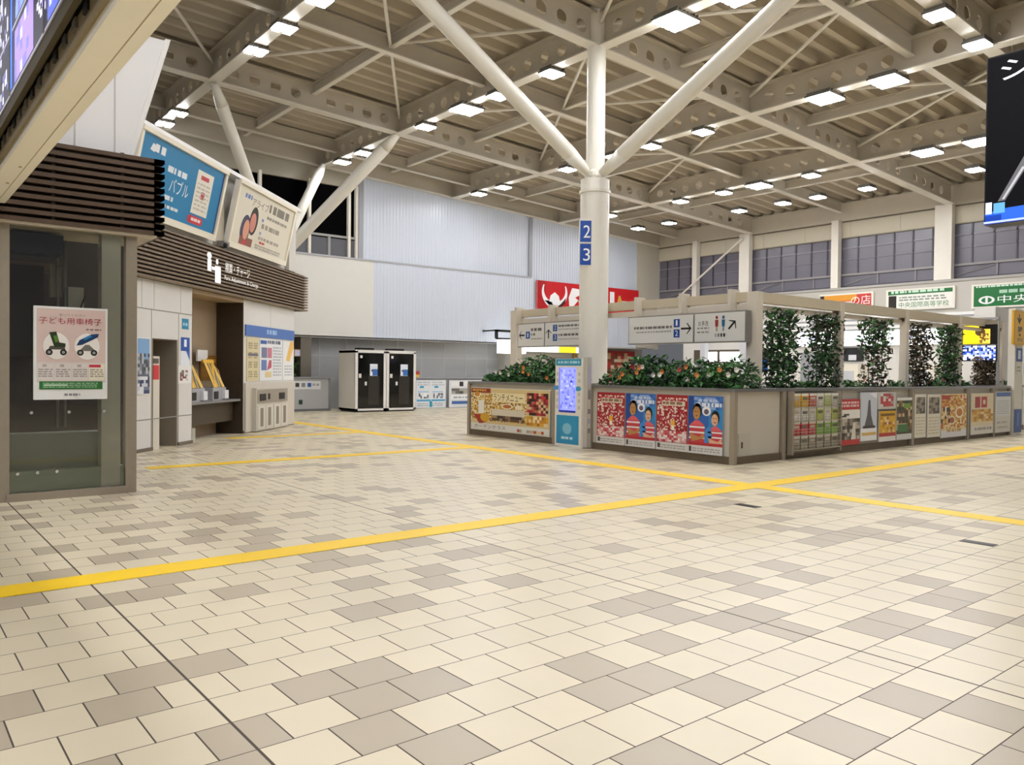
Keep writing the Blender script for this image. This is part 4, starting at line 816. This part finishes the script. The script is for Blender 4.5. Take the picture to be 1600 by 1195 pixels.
planter('left front planter box carrying the yellow restaurant poster', (PX, PX + 1.2, 12.05, 15.05), (PX + .6, 13.5, 0), [(PX + .02, 15.03), (PX + .02, 12.07)])
planter('right front planter box carrying red and blue posters', (PX, PX + 1.38, PY, 11.05), (PX + .6, 9.4, 0), [(PX + .02, PY + .02), (PX + .02, 11.03)])
lp = planter('long planter box along the right side with leaflets and ivy', (PX + 1.41, 22.55, PY + .02, PY + 1.5), (17, 8.4, 0), [(12.32, PY + .02), (17.1, PY + .0), (19.9, PY + .0), (21.4, PY + .0), (22.5, PY + .02)])
planter('short planter box behind the yellow sign post at the far end', (22.75, 25.3, 8.35, 9.25), (24, 8.8, 0), [])
m = MB(); m.box(11.06, PY + .02, .11, 11.40, PY + .035, .50, M('#bcb6aa', .4)); m.box(11.14, PY + .012, .26, 11.17, PY + .02, .36, DARK)
o = m.build('service_hatch', None, (11.2, PY, .3)); tag(o, 'small service hatch on the blank grey end of the planter', 'hatch')
# posters on the front face
def fposter(y1, y0, z0, z1, label, name='poster', group=None):
    return panel_thing(name, label, 'poster', PF1, uu(y1), uu(y0), z0, z1, '#d6cfc0', .012, group)
t, a, W, Hh = fposter(14.95, 12.2, .13, 1.10, 'wide yellow and brown restaurant poster on the left front planter')
a.rect(.02, .02, W - .02, Hh - .02, '#d8c38c', 1); a.mosaic(.02, .22, W - .75, Hh - .15, 42, 21, ['#c89a2a', '#d8b03c', '#e6d6a8', '#8a5a2a', '#ead9b0', '#b8862c', '#e0cfa0'], 2)
a.rect(.02, Hh - .12, .75, Hh - .02, '#8f2a1c', 3); a.lines(.08, Hh - .1, .6, Hh - .04, 1, '#d8a040', 4, .8); a.rect(.30, .38, .52, .68, '#eeeae2', 4); a.poly([(.1, .36), (.6, .36), (.62, .2), (.35, .14)], '#a8341e', 3); a.ell(.55, .3, .17, .1, '#d8a428', 4); a.ell(1.35, .57, .20, .06, '#efe2c4', 3); a.ell(1.35, .57, .15, .04, '#b86a2c', 4); a.ell(1.75, .56, .14, .05, '#efe2c4', 3); a.ell(.25, .82, .14, .09, '#efe2c4', 3); a.ell(.25, .82, .10, .06, '#c8822c', 4)
a.rect(.82, .66, 1.95, .86, '#f0e2b4', 3); a.text('ランチメニュー', .86, .68, 1.88, .84, '#5a3a1c', 4); a.rect(.8, .36, 1.95, .50, '#d9cfba', 3); a.mosaic(.8, .24, 1.95, .36, 12, 2, ['#5c4030', '#8a6a50', '#3c2c24', '#a88a68'], 3); a.mosaic(2.02, .42, W - .05, Hh - .08, 9, 8, ['#4a1c18', '#8f2430', '#d8b890', '#2e1814', '#b86a4a', '#c8323c'], 3); a.mosaic(2.02, .2, W - .05, .40, 10, 3, ['#d8a42c', '#ead0a0', '#c88a28', '#f2e2b8', '#b06a2c'], 3)
a.rect(.02, .02, W - .02, .16, '#e2e0da', 3); a.text('ガーデンテラス', .15, .05, 1.3, .14, '#5c5850', 4); a.mosaic(1.7, .04, W - .1, .10, 12, 1, ['#c8b09a', '#c84a34', '#d8cf9a', '#e2e0da', '#9aa88a'], 4); a.build('artwork', t)
def redposter(y1, y0, label):
    t, a, W, Hh = fposter(y1, y0, .13, 1.10, label, group='red and blue match posters')
    a.rect(0, 0, W, Hh, '#9c1a22', 1); a.mosaic(.02, .30, W - .02, Hh - .05, 22, 25, ['#8f141c', '#a8202a', '#c8646a', '#8a1018', '#dcc8bc', '#b83c44', '#e6dacc'], 2, .85); a.rect(.12, Hh - .19, W - .06, Hh - .11, '#d9cdb8', 3); a.lines(.14, Hh - .18, W - .08, Hh - .12, 1, '#8a6a50', 4, .8)
    a.rect(.33, .42, .41, .53, '#e8b030', 3); a.rect(.34, .36, .40, .44, '#f2ead8', 4); a.mosaic(.02, .15, W - .02, .34, 14, 5, ['#d8a0a0', '#e2d2cc', '#c85a62', '#e8dcd6', '#b8343c'], 3); a.rect(.0, .0, W, .14, '#d5d2cc', 3); a.lines(.06, .03, W - .05, .11, 2, '#a09c96', 4, .5); a.rect(.03, .04, .09, .12, '#4a4644', 5); a.build('artwork', t)
def blueposter(y1, y0, label):
    t, a, W, Hh = fposter(y1, y0, .13, 1.10, label, group='red and blue match posters')
    a.rect(0, 0, W, Hh, '#2c62b0', 1); a.rect(0, .3, .12, Hh, '#17458f', 2); a.rect(W * .6, .2, W, .75, '#2f86c4', 2); a.mosaic(.12, Hh - .22, W, Hh - .02, 8, 4, ['#3f74bc', '#6a90cc', '#2c62b0', '#8aa4d4'], 2); a.lines(.16, Hh - .19, .68, Hh - .12, 1, '#dfe6f2', 4, .9); a.lines(.22, Hh - .11, .6, Hh - .05, 1, '#b8c8e4', 4, .8)
    for (cu, cv, k, skin, hair) in ((.19, .70, 1.0, '#b8864c', '#1a1614'), (.56, .60, .9, '#d8a888', '#141012')):
        a.poly([(cu - .15 * k, cv - .22 * k), (cu + .15 * k, cv - .22 * k), (cu + .17 * k, cv - .52 * k), (cu - .17 * k, cv - .52 * k)], '#c83c46', 4); a.poly([(cu - .15 * k, cv - .22 * k), (cu - .04, cv - .14 * k), (cu + .04, cv - .14 * k), (cu + .15 * k, cv - .22 * k)], '#d85a62', 4); a.ell(cu, cv + .02, .095 * k, .13 * k, hair, 4); a.ell(cu - .01, cv - .02, .075 * k, .11 * k, skin, 5)
        a.rect(cu - .045, cv + .0, cu - .02, cv + .012, '#2a201c', 6); a.rect(cu + .005, cv + .0, cu + .03, cv + .012, '#2a201c', 6); a.rect(cu - .025, cv - .07, cu + .015, cv - .055, '#7a3a30', 6)
        a.poly([(cu - .16 * k, cv - .36 * k), (cu + .05, cv - .42 * k), (cu + .16 * k, cv - .34 * k), (cu + .14 * k, cv - .44 * k), (cu - .1, cv - .50 * k)], skin, 6)
        for b in range(3): a.rect(cu - .16 * k, cv - (.27 + b * .09) * k, cu + .16 * k, cv - (.24 + b * .09) * k, '#e6dede', 5)
    a.ell(.38, .72, .09, .08, '#e8eaf0', 3); a.ell(.38, .71, .05, .045, '#6a5a70', 4); a.poly([(.36, .42), (.46, .5), (.5, .3), (.40, .14), (.34, .2)], '#3f86cc', 5); a.rect(0, .14, W, .19, '#b82c34', 7); a.rect(0, 0, W, .14, '#d6d4d0', 7); a.lines(.1, .03, W - .05, .11, 2, '#a5a29c', 8, .5); a.rect(.03, .03, .08, .12, '#4a4644', 8); a.build('artwork', t)
redposter(10.84, 10.12, 'red match poster nearest the slim information terminal')
blueposter(10.10, 9.38, 'blue poster with two people between the two red match posters')
redposter(9.36, 8.67, 'red match poster between the two blue posters')
blueposter(8.66, 7.95, 'blue poster with two people at the planter corner')
m = MB(); m.box(PX + .04, 11.08, .1, PX + .9, 12.02, 1.2, M('#cfcbc2', .4)); o = m.build('gap_panel', None, (PX + .4, 11.5, .1)); tag(o, 'pale filler box between the two front planters behind the terminal', 'panel')
# information terminal
TX = 10.72; TFr = Fr((TX, 11.86, 0), (0, -1, 0))
t = thing('information_terminal', 'slim white information terminal with a violet touch screen and teal header', 'information terminal', (TX + .15, 11.5, 0))
m = MB(); m.box(TX, 11.10, 0, TX + .16, 11.86, 1.74, M('#e4e0d6', .35)); m.box(TX + .05, 11.0, .02, TX + .16, 11.10, 1.76, M('#bdb8ae', .4)); m.build('body', t)
a = Art(TFr, .002); a.rect(.02, 1.60, .74, 1.73, '#2f93b8', 1); a.lines(.08, 1.63, .7, 1.69, 1, '#a8d4e2', 2, .8); a.rect(.05, .06, .69, .62, '#2690bc', 1); a.rect(.02, .02, .74, .05, '#f0ecde', 1); a.lines(.2, .14, .55, .20, 1, '#bfe0ea', 2, .8); a.ell(.36, .36, .13, .11, '#7fc0d8', 2); a.rect(-.05, 1.12, .1, 1.2, '#4f94c8', 2); a.ell(.66, 1.15, .09, .045, '#3d9ac4', 2)
for z in range(6): a.rect(.04, .75 + z * .13, .09, .82 + z * .13, '#c4c2bc', 1); a.rect(.66, .75 + z * .13, .72, .82 + z * .13, '#c4c2bc', 1)
a.build('artwork', t)
a = Art(TFr, .004, .75); a.rect(.12, .70, .60, 1.56, '#7f86e2', 1); a.rect(.12, .68, .60, .72, '#1e2668', 2); a.rect(.12, .7, .14, 1.56, '#3b48b8', 2); a.mosaic(.16, .75, .58, 1.52, 10, 18, ['#7f86e2', '#8f96ec', '#6a70cc', '#a4aaf2', '#5a60bc'], 2, .45); a.ell(.47, 1.29, .025, .025, '#1c3490', 3); a.build('touch_screen', t)
EF2 = Fr((TX + .05, 10.998, 0), (1, 0, 0)); a = Art(EF2); a.mosaic(.02, .3, .09, 1.6, 1, 14, ['#b8b4c8', '#8d8a90', '#cfccd8', '#d6d2ca'], 1, .8); a.build('side_print', t)
# right face: leaflet rack and posters
RF = Fr((0, PY - .02, 0), (1, 0, 0))
rk = thing('leaflet_rack', 'wire leaflet rack at the near end of the long planter', 'rack', (13.2, PY - .1, .1))
m = MB(); m.fbox(RF, 12.46, 14.04, 0.0, .012, .10, 1.16, M('#7a7264', .4, .5)); m.fbox(RF, 12.42, 12.47, 0, .1, .08, 1.18, STAIN); m.fbox(RF, 14.02, 14.06, 0, .1, .08, 1.18, STAIN); m.build('back_panel', rk)
for r in range(4):
    m = MB(); z = .16 + r * .25
    m.fbox(RF, 12.46, 14.04, .02, .10, z - .012, z, STAIN_L)
    for q in (.05, .10): m.fbox(RF, 12.46, 14.04, .095, .10, z + q, z + q + .01, STAIN_L)
    for i in range(13): m.fbox(RF, 12.46 + i * .13, 12.47 + i * .13, .095, .10, z, z + .11, STAIN_L)
    m.build('wire_shelf', rk)
cols = {3: ['#d8a82c', '#d8a82c', '#c0504a', '#dfdcd4', '#a8b860', '#c8c4ba'], 2: ['#e4e2de', '#e2dfd8', '#e0ddd4', '#b8c848', '#e6e4de', '#b4c450'], 1: ['#c83a4a', '#d04454', '#c83a4a', '#7fb848', '#6fa83c', '#86bc50'], 0: ['#8d8474', '#9a9284', '#8a8274', '#a09888', '#8f8778', '#989080']}
rown = {3: 'top', 2: 'second', 1: 'third', 0: 'bottom'}; cname = {'#d8a82c': 'yellow', '#c0504a': 'red', '#dfdcd4': 'white', '#a8b860': 'lime', '#c8c4ba': 'grey'}
for r in (3, 2, 1, 0):
    for c in range(6):
        s = 12.52 + c * .255; z = .16 + r * .25 + .002; col = cols[r][c]
        m = MB(); m.fbox(RF, s, s + .22, .03, .05, z, z + .23, M(col, .4)); m.fbox(RF, s, s + .22, .05, .051, z + .19, z + .23, M('#e6e4e0', .4)); m.fbox(RF, s + .03, s + .19, .05, .0515, z + .12, z + .17, M('#6a665e' if c % 2 else '#b8b0a0', .4))
        o = m.build('leaflet', None, RF.p(s + .11, z, .03)); tag(o, 'leaflet in the %s row of the wire rack, %s from its left end' % (rown[r], ordn[c]), 'leaflet', 'leaflets in the wire rack')
def rposter(x0, x1, z0, z1, label, fn, board='#dad6ce', d=.02):
    t, a, W, H = panel_thing('poster', label, 'poster', RF, x0, x1, z0, z1, board, d, 'posters on the long planter'); fn(a, W, H); a.build('artwork', t)
def p1(a, W, H): a.rect(0, 0, W, H, '#e4e2de', 1); a.rect(0, H - .2, W, H, '#b0222c', 2); a.lines(.05, H - .16, W - .05, H - .04, 2, '#e8c4c4', 3, .7); a.rect(0, 0, W, .1, '#b8202c', 2); a.mosaic(.0, .1, W, .5, 8, 6, ['#4a4440', '#6a6258', '#8d8478', '#2e2a28', '#b8b0a4'], 2); a.mosaic(.05, .5, .35, .62, 3, 4, ['#2a2a2a', '#dcdad6'], 2); a.poly([(.42, .1), (.6, .1), (.58, .42), (.5, .42)], '#d8d2c6', 3)
def p2(a, W, H): a.rect(0, 0, W, H, '#c9d0de', 1); a.rect(0, 0, W, .24, '#eceef0', 2); a.rect(.04, .1, W - .04, .16, '#dcb66a', 3); a.poly([(.14, .28), (W - .14, .28), (W * .62, .5), (W * .56, H - .15), (W * .46, H - .15), (W * .38, .5)], '#55565c', 2); a.rect(.08, .24, W - .08, .29, '#2e2e32', 3); a.poly([(.3, H - .02), (.6, H - .12), (W, H)], '#eef0f6', 2)
def p3(a, W, H): a.rect(0, 0, W, H, '#c8c6c4', 1); a.mosaic(.1, .05, W - .1, H - .03, 5, 5, ['#c83a40', '#d8d4d0', '#a8a4a0', '#b84a4c'], 2)
def p4(a, W, H): a.rect(0, 0, W, H, '#d8a41c', 1); a.rect(0, 0, W, .14, '#e8e6e2', 2); a.rect(0, .10, W, .17, '#b82c34', 3); a.mosaic(.05, .18, W - .05, H - .12, 7, 6, ['#dcae2c', '#b8802c', '#8a5a34', '#e6c88a', '#d8a41c'], 2); a.rect(.05, H - .1, W - .05, H - .05, '#7a5a1c', 3)
def p5(a, W, H): a.rect(0, 0, W, H, '#3a3426', 1); a.mosaic(0, .2, W, H - .05, 8, 9, ['#4a3624', '#6a4a2c', '#2e2a1e', '#8a6a44', '#c8b48a', '#3c4a30'], 2); a.rect(0, H - .06, W, H, '#e2e2e0', 3); a.rect(.3, H - .22, .6, H - .12, '#6f9a3c', 3); a.rect(.04, .16, .5, .32, '#2f6e3c', 3); a.rect(0, 0, W, .12, '#d9d9d8', 3)
def p6(a, W, H): a.rect(0, 0, W, H, '#e4dfd2', 1); a.mosaic(.05, H * .55, W - .05, H - .06, 5, 6, ['#5c564e', '#7a7268', '#46423c', '#9a9082'], 2); a.lines(.05, .06, W - .05, H * .5, 6, '#c8bc9e', 2, .4)
def p7(a, W, H): a.rect(0, 0, W, H, '#e2cfa0', 1); a.mosaic(.02, .2, W - .02, H - .02, 16, 18, ['#d0a038', '#e2cfa0', '#c88a3c', '#dab860', '#b8502c', '#ead8b0', '#c8982c'], 2); a.ell(.95, .55, .22, .13, '#efe6d4', 3); a.ell(.95, .55, .16, .09, '#c07a2c', 4); a.ell(.55, .38, .18, .10, '#efe6d4', 3); a.ell(.55, .38, .13, .07, '#a8502c', 4); a.rect(.02, H - .12, .45, H - .03, '#b03a24', 3); a.rect(.2, H - .5, .3, H - .28, '#f0ece4', 3); a.mosaic(.0, H - .64, .45, H - .3, 5, 4, ['#a83a28', '#d8b88a', '#2e1c18', '#c8923c'], 3, .6); a.rect(0, 0, W, .16, '#dfe0e4', 3); a.lines(.3, .1, W - .3, .2, 1, '#c8a060', 4, .7)
def p8(a, W, H): a.rect(0, 0, W, H, '#e4d6b8', 1); a.rect(.2, H - .34, .5, H - .08, '#a8242a', 2); a.rect(.56, H - .34, .9, H - .08, '#b83038', 2); a.rect(.66, H - .26, .8, H - .16, '#e4d6b8', 3); a.mosaic(.02, .3, W - .02, H - .38, 9, 5, ['#d0a038', '#c88a2c', '#ead8b0', '#b07830', '#dab860'], 2); a.rect(0, 0, W, .2, '#e2dfd8', 2); a.lines(.2, .08, W - .1, .16, 1, '#9a948a', 3, .8)
def p9(a, W, H): a.rect(0, 0, W, H, '#dcdad4', 1); a.rect(.04, H - .12, W - .02, H - .02, '#3d66ac', 2); a.rect(0, .4, W, H - .14, '#dfe2e4', 2); a.lines(.1, .45, W - .1, H - .2, 7, '#b8bcc0', 3, .4); a.lines(.1, .08, W - .2, .32, 2, '#b4b0a8', 3, .4)
rposter(14.12, 14.87, .15, 1.02, 'tall poster with red top and bottom bands next to the leaflet rack', p1)
rposter(14.91, 15.55, .20, 1.14, 'pale blue poster with a dark tower', p2)
rposter(15.58, 16.32, .80, 1.14, 'small grey and red flyer above the yellow poster', p3)
rposter(15.64, 16.33, .15, .76, 'yellow poster with white bottom strip below a small flyer', p4)
rposter(16.37, 17.04, .15, 1.02, 'dark green and brown poster with white strips', p5)
rposter(17.18, 17.70, .16, 1.08, 'cream flyer with dark picture, left of the pair', p6)
rposter(17.78, 18.40, .14, 1.07, 'cream flyer with dark picture, right of the pair', p6)
rposter(18.44, 19.78, .10, 1.07, 'large golden food poster with a red corner', p7)
rposter(20.05, 21.34, .10, 1.07, 'golden food poster with red square letters', p8)
rposter(21.47, 22.44, .09, 1.10, 'white notice with a blue header strip at the far end of the planter', p9)

# ------------------------------------------------------------------ frames over the planters
FX, FY = 12.98, 8.80
FM = M('#d8cfc0', .45, 0, 0, .04, 3); FM2 = M('#cbbfa6', .5, 0, 0, .04)
t = thing('front_frame', 'cream steel frame over the front planters carrying the hanging signs', 'frame', (FX, 11, 0))
for y in (15.88, FY):
    m = MB(); m.box(FX - .10, y - .11, 1.12 if y == FY else 0, FX + .10, y + .11, 3.02, FM); m.build('post', t)
m = MB(); m.box(FX - .08, FY, 2.84, FX + .08, 15.95, 3.02, FM2); m.build('beam', t)
m = MB(); m.box(FX - .06, FY, 2.69, FX + .06, 15.9, 2.80, FM); m.build('lower_beam', t)
for y in (15.62, 14.35, 12.9, 11.58, 10.38, 9.2):
    m = MB(); m.box(FX - .24, y - .04, 2.68, FX + .02, y + .04, 3.08, FM); m.build('clamp', t)
def hsign(y1, ym, y0, label, art):
    k_ = 1.092; y1 *= .979; ym *= .979; y0 *= .979; fr = Fr((FX - .30, y1, 2.07), (0, -1, 0)); W = (y1 - y0) / k_; c = (y1 - ym) / k_; fr.U = fr.U * k_; fr.V = fr.V * k_
    t = thing('hanging_sign', label, 'sign', (FX - .08, (y0 + y1) / 2, 2.07), 'hanging direction signs')
    m = MB(); m.fbox(fr, 0, W, -.16, 0, 0, .54, M('#8c8a86', .4, .3)); m.build('casing', t)
    m = MB(); m.fbox(fr, .02, c - .02, 0, .008, .02, .52, M('#e2e0da', .35)); m.fbox(fr, c + .02, W - .02, 0, .008, .02, .52, M('#e2e0da', .35)); m.build('face', t)
    a = Art(fr, .009); art(a, c, W); a.build('lettering', t)
def arrow(a, cu, cv, ang, L=.13, col='#1c1c1c'):
    ca, sa = math.cos(ang), math.sin(ang); R = lambda x, y: (cu + x * ca - y * sa, cv + x * sa + y * ca)
    a.poly([R(-L, -.018), R(L * .8, -.018), R(L * .8, .018), R(-L, .018)], col, 2); a.poly([R(L, 0), R(L * .2, .10), R(L * .02, .10), R(L * .7, 0)], col, 2); a.poly([R(L, 0), R(L * .7, 0), R(L * .02, -.10), R(L * .2, -.10)], col, 2)
def s1(a, c, W):
    arrow(a, .16, .27, math.pi, .10); a.rect(.30, .19, .44, .35, '#24509c', 1); a.text('1', .35, .22, .39, .32, '#f0f4fa', 3); a.lines(.48, .34, c - .06, .42, 1, '#6f6d6a', 2, .8); a.lines(.48, .24, c - .3, .31, 1, '#7c7a76', 2, .8); a.lines(.48, .16, c - .06, .2, 1, '#a8a6a2', 2, .7)
    arrow(a, c + .14, .28, math.pi / 2, .10); a.rect(c + .28, .33, c + .42, .47, '#24509c', 1); a.text('2', c + .33, .36, c + .38, .45, '#f0f4fa', 3); a.rect(c + .28, .12, c + .42, .27, '#24509c', 1); a.text('3', c + .33, .15, c + .38, .25, '#f0f4fa', 3); a.lines(c + .46, .41, W - .05, .46, 1, '#6f6d6a', 2, .8); a.lines(c + .46, .35, W - .05, .38, 1, '#a8a6a2', 2, .7); a.lines(c + .46, .21, W - .05, .27, 1, '#6f6d6a', 2, .8); a.lines(c + .46, .14, W - .05, .17, 1, '#a8a6a2', 2, .7)
def s2(a, c, W):
    a.lines(.16, .28, c - .5, .33, 1, '#77756f', 2, .9); a.lines(.22, .21, c - .5, .245, 1, '#aaa8a2', 2, .8); a.rect(c - .46, .30, c - .32, .45, '#1d4a9e', 1); a.text('1', c - .41, .33, c - .37, .43, '#f0f4fa', 3); a.rect(c - .46, .11, c - .32, .26, '#1d4a9e', 1); a.text('2', c - .42, .14, c - .36, .24, '#f0f4fa', 3); arrow(a, c - .17, .27, 0, .12)
    k = c + .10; a.text('お手洗', k, .30, k + .22, .39, '#4a4845', 2); a.lines(k - .02, .24, k + .24, .275, 1, '#a09e98', 2, .8); a.lines(k - .02, .17, k + .24, .205, 1, '#a09e98', 2, .8)
    for q, col in ((k + .40, '#a83430'), (k + .54, '#2c6a94')): a.ell(q, .44, .026, .03, col, 2); a.poly([(q - .035, .40), (q + .035, .40), (q + .03, .28), (q - .03, .28)], col, 2); a.rect(q - .018, .20, q + .018, .28, '#b8a88a' if col == '#a83430' else '#8a9aa8', 2)
    for i in range(4): a.rect(k + .36 + i * .06, .10, k + .40 + i * .06, .16, ['#b8b6b0', '#8a8884', '#4a4844', '#1e1e1e'][i], 2)
    arrow(a, k + .72, .30, math.radians(45), .10)
hsign(15.78, 14.74, 12.75, 'hanging white direction sign left of the round column', s1)
hsign(11.97, 10.19, 8.97, 'hanging white direction sign with toilet pictograms right of the round column', s2)
t = thing('side_frame', 'cream steel frame above the long planter with ivy', 'frame', (19, FY, 0))
for x in (16.03, 19.0, 21.95, 24.78):
    m = MB(); m.box(x - .075, FY - .08, 1.1, x + .075, FY + .08, 3.0, FM); p_ = m.build('post', t); m = MB(); m.box(x - .10, FY - .03, 2.74, x - .075, FY + .10, 2.96, M('#5a4a38', .5)); m.build('bracket', p_)
m = MB(); m.box(FX + .1, FY - .07, 2.82, 24.9, FY + .07, 3.02, FM2); m.build('beam', t); m = MB(); m.box(FX + .1, FY + .02, 2.69, 24.9, FY + .09, 2.78, FM); m.build('lower_beam', t)

# ------------------------------------------------------------------ planting
FLC = {'white': M('#e6e2dc', .5), 'orange': M('#d8823c', .5), 'red': M('#c8423c', .5), 'yellow': M('#e2b23a', .5)}
sh = [(14.55, .30), (14.1, .42), (13.6, .62), (13.1, .70), (12.6, .55), (12.2, .50), (10.75, .40), (10.3, .62), (9.85, .66), (9.4, .55), (8.95, .60), (8.5, .55), (8.1, .62)]
shl = ['first shrub at the far left end of the left front planter, low leaves', 'second shrub from the left end of the left front planter', 'tall shrub near the left post of the front frame', 'tallest shrub in the middle of the left front planter', 'bushy shrub right of the middle of the left front planter', 'shrub beside the information terminal in the left front planter', 'low shrub just right of the round column', 'tall dark shrub under the left end of the toilet sign', 'dense shrub second under the toilet sign', 'shrub with yellow and orange blooms under the toilet sign', 'pale flowering shrub under the joint of the toilet sign', 'shrub with a red bloom under the toilet arrow', 'shrub at the planter corner next to the frame post']
for i, ((y, h), lb) in enumerate(zip(sh, shl)):
    g = random.Random(40 + i); t = thing('flowering_shrub', lb, 'shrub', (PX + .55, y, 1.12), 'shrubs in the front planters')
    m = MB(); leaves(m, 560, PX + .18, PX + .95, y - .36, y + .36, 1.14, 1.16 + h, .065, [G1, G1, G2, G3, G2, G3], g, lambda X, Y, Z, y=y, h=h: ((Y - y) / .38) ** 2 + ((Z - 1.14) / (h + .02)) ** 2 + ((X - PX - .55) / .5) ** 2 < 1.1)
    for k_ in range(7):
        q = g.uniform(0, 6.28); m.cyl((PX + .55, y, 1.12), (PX + .55 + .28 * math.cos(q), y + .28 * math.sin(q), 1.12 + h * g.uniform(.5, .85)), .008, .004, 5, G3)
    m.build('foliage', t)
    if i % 2 or i > 7:
        for q in range(3):
            c = FLC[g.choice(['white', 'orange', 'red', 'yellow', 'white'] if i > 7 else ['orange', 'white'])]
            fx_, fy_, fz_ = PX + .12 + g.uniform(0, .2), y + g.uniform(-.28, .28), 1.14 + h * g.uniform(.35, .8)
            m = MB()
            for pq in range(6): 
                qa = pq * 1.047; m.face([(fx_, fy_, fz_), (fx_ - .02, fy_ + .05 * math.cos(qa), fz_ + .05 * math.sin(qa)), (fx_ - .03, fy_ + .05 * math.cos(qa + .8), fz_ + .05 * math.sin(qa + .8))], c)
            m.build('flower', t)
ivy = [(13.92, .62, [G1, G2, G3, G3], 'leafy ivy screen beside the front frame post, first along the long planter', 1500), (15.55, .60, [G3, G1, B3, G1], 'second ivy screen along the long planter, dark green', 1400), (17.72, .60, [G1, G3, B1, B2_, B3], 'third ivy screen along the long planter, green top and brown lower half', 1300), (19.85, .58, [B1, B2_, B3, G3], 'fourth ivy screen along the long planter, browned leaves', 1200), (21.55, .58, [G3, G1, B3, G2], 'fifth ivy screen along the long planter, dense green', 1300), (23.85, .62, [B1, B3, B2_], 'last brown ivy screen, below the hanging screens', 1100)]
for i, (x, hw, ms, lb, n) in enumerate(ivy):
    g = random.Random(80 + i); zt = 2.74 if i < 5 else 2.0
    t = thing('ivy_screen', lb, 'climbing plant', (x, FY + .05, 1.12), 'ivy screens along the long planter')
    m = MB()
    leaves(m, n // 2, x - hw, x + hw, FY - .12, FY + .2, 1.12, zt, .07, [G1, G2, G3] if i == 2 else ms, g, (lambda X, Y, Z: Z > 2.0 + g.uniform(-.4, .4)) if i == 2 else (lambda X, Y, Z, x=x, hw=hw: abs(X - x) < hw * (1.0 - .25 * g.random())))
    leaves(m, n // 2, x - hw * .9, x + hw * .9, FY - .1, FY + .2, 1.12, zt, .06, ms, g)
    m.build('foliage', t)
    m = MB()
    for dx in (-.3, -.1, .1, .3): m.box(x + dx - .006, FY + .04, 1.1, x + dx + .006, FY + .052, zt, B3)
    for z in range(8): m.box(x - .34, FY + .04, 1.2 + z * .19, x + .34, FY + .05, 1.21 + z * .19, B3)
    m.build('trellis', t)
for i, (x, lb) in enumerate(((14.75, 'low plant between the first and second ivy screens'), (16.75, 'low plant with a red bloom between the second and third ivy screens'), (18.8, 'low plant between the third and fourth ivy screens'), (20.7, 'low plant between the fourth and fifth ivy screens'), (22.35, 'low plant before the last brown ivy screen'), (24.9, 'low plant with a red bloom at the far end of the long planter'))):
    g = random.Random(120 + i); t = thing('bedding_plant', lb, 'plant', (x, FY - .02, 1.12), 'low plants in the long planter')
    m = MB(); leaves(m, 170, x - .34, x + .34, FY - .1, FY + .2, 1.12, 1.34, .06, [G1, G2, G3, G4], g); m.build('foliage', t)
    m = MB(); c = FLC['red' if i in (1, 5, 3) else 'white']
    for pq in range(6): qa = pq * 1.047; m.face([(x + .1, FY - .14, 1.38), (x + .1 + .045 * math.cos(qa), FY - .15, 1.38 + .045 * math.sin(qa)), (x + .1 + .045 * math.cos(qa + .8), FY - .15, 1.38 + .045 * math.sin(qa + .8))], c)
    m.cyl((x + .1, FY - .14, 1.15), (x + .1, FY - .14, 1.38), .006, n=5, m=G2); m.build('flower', t)
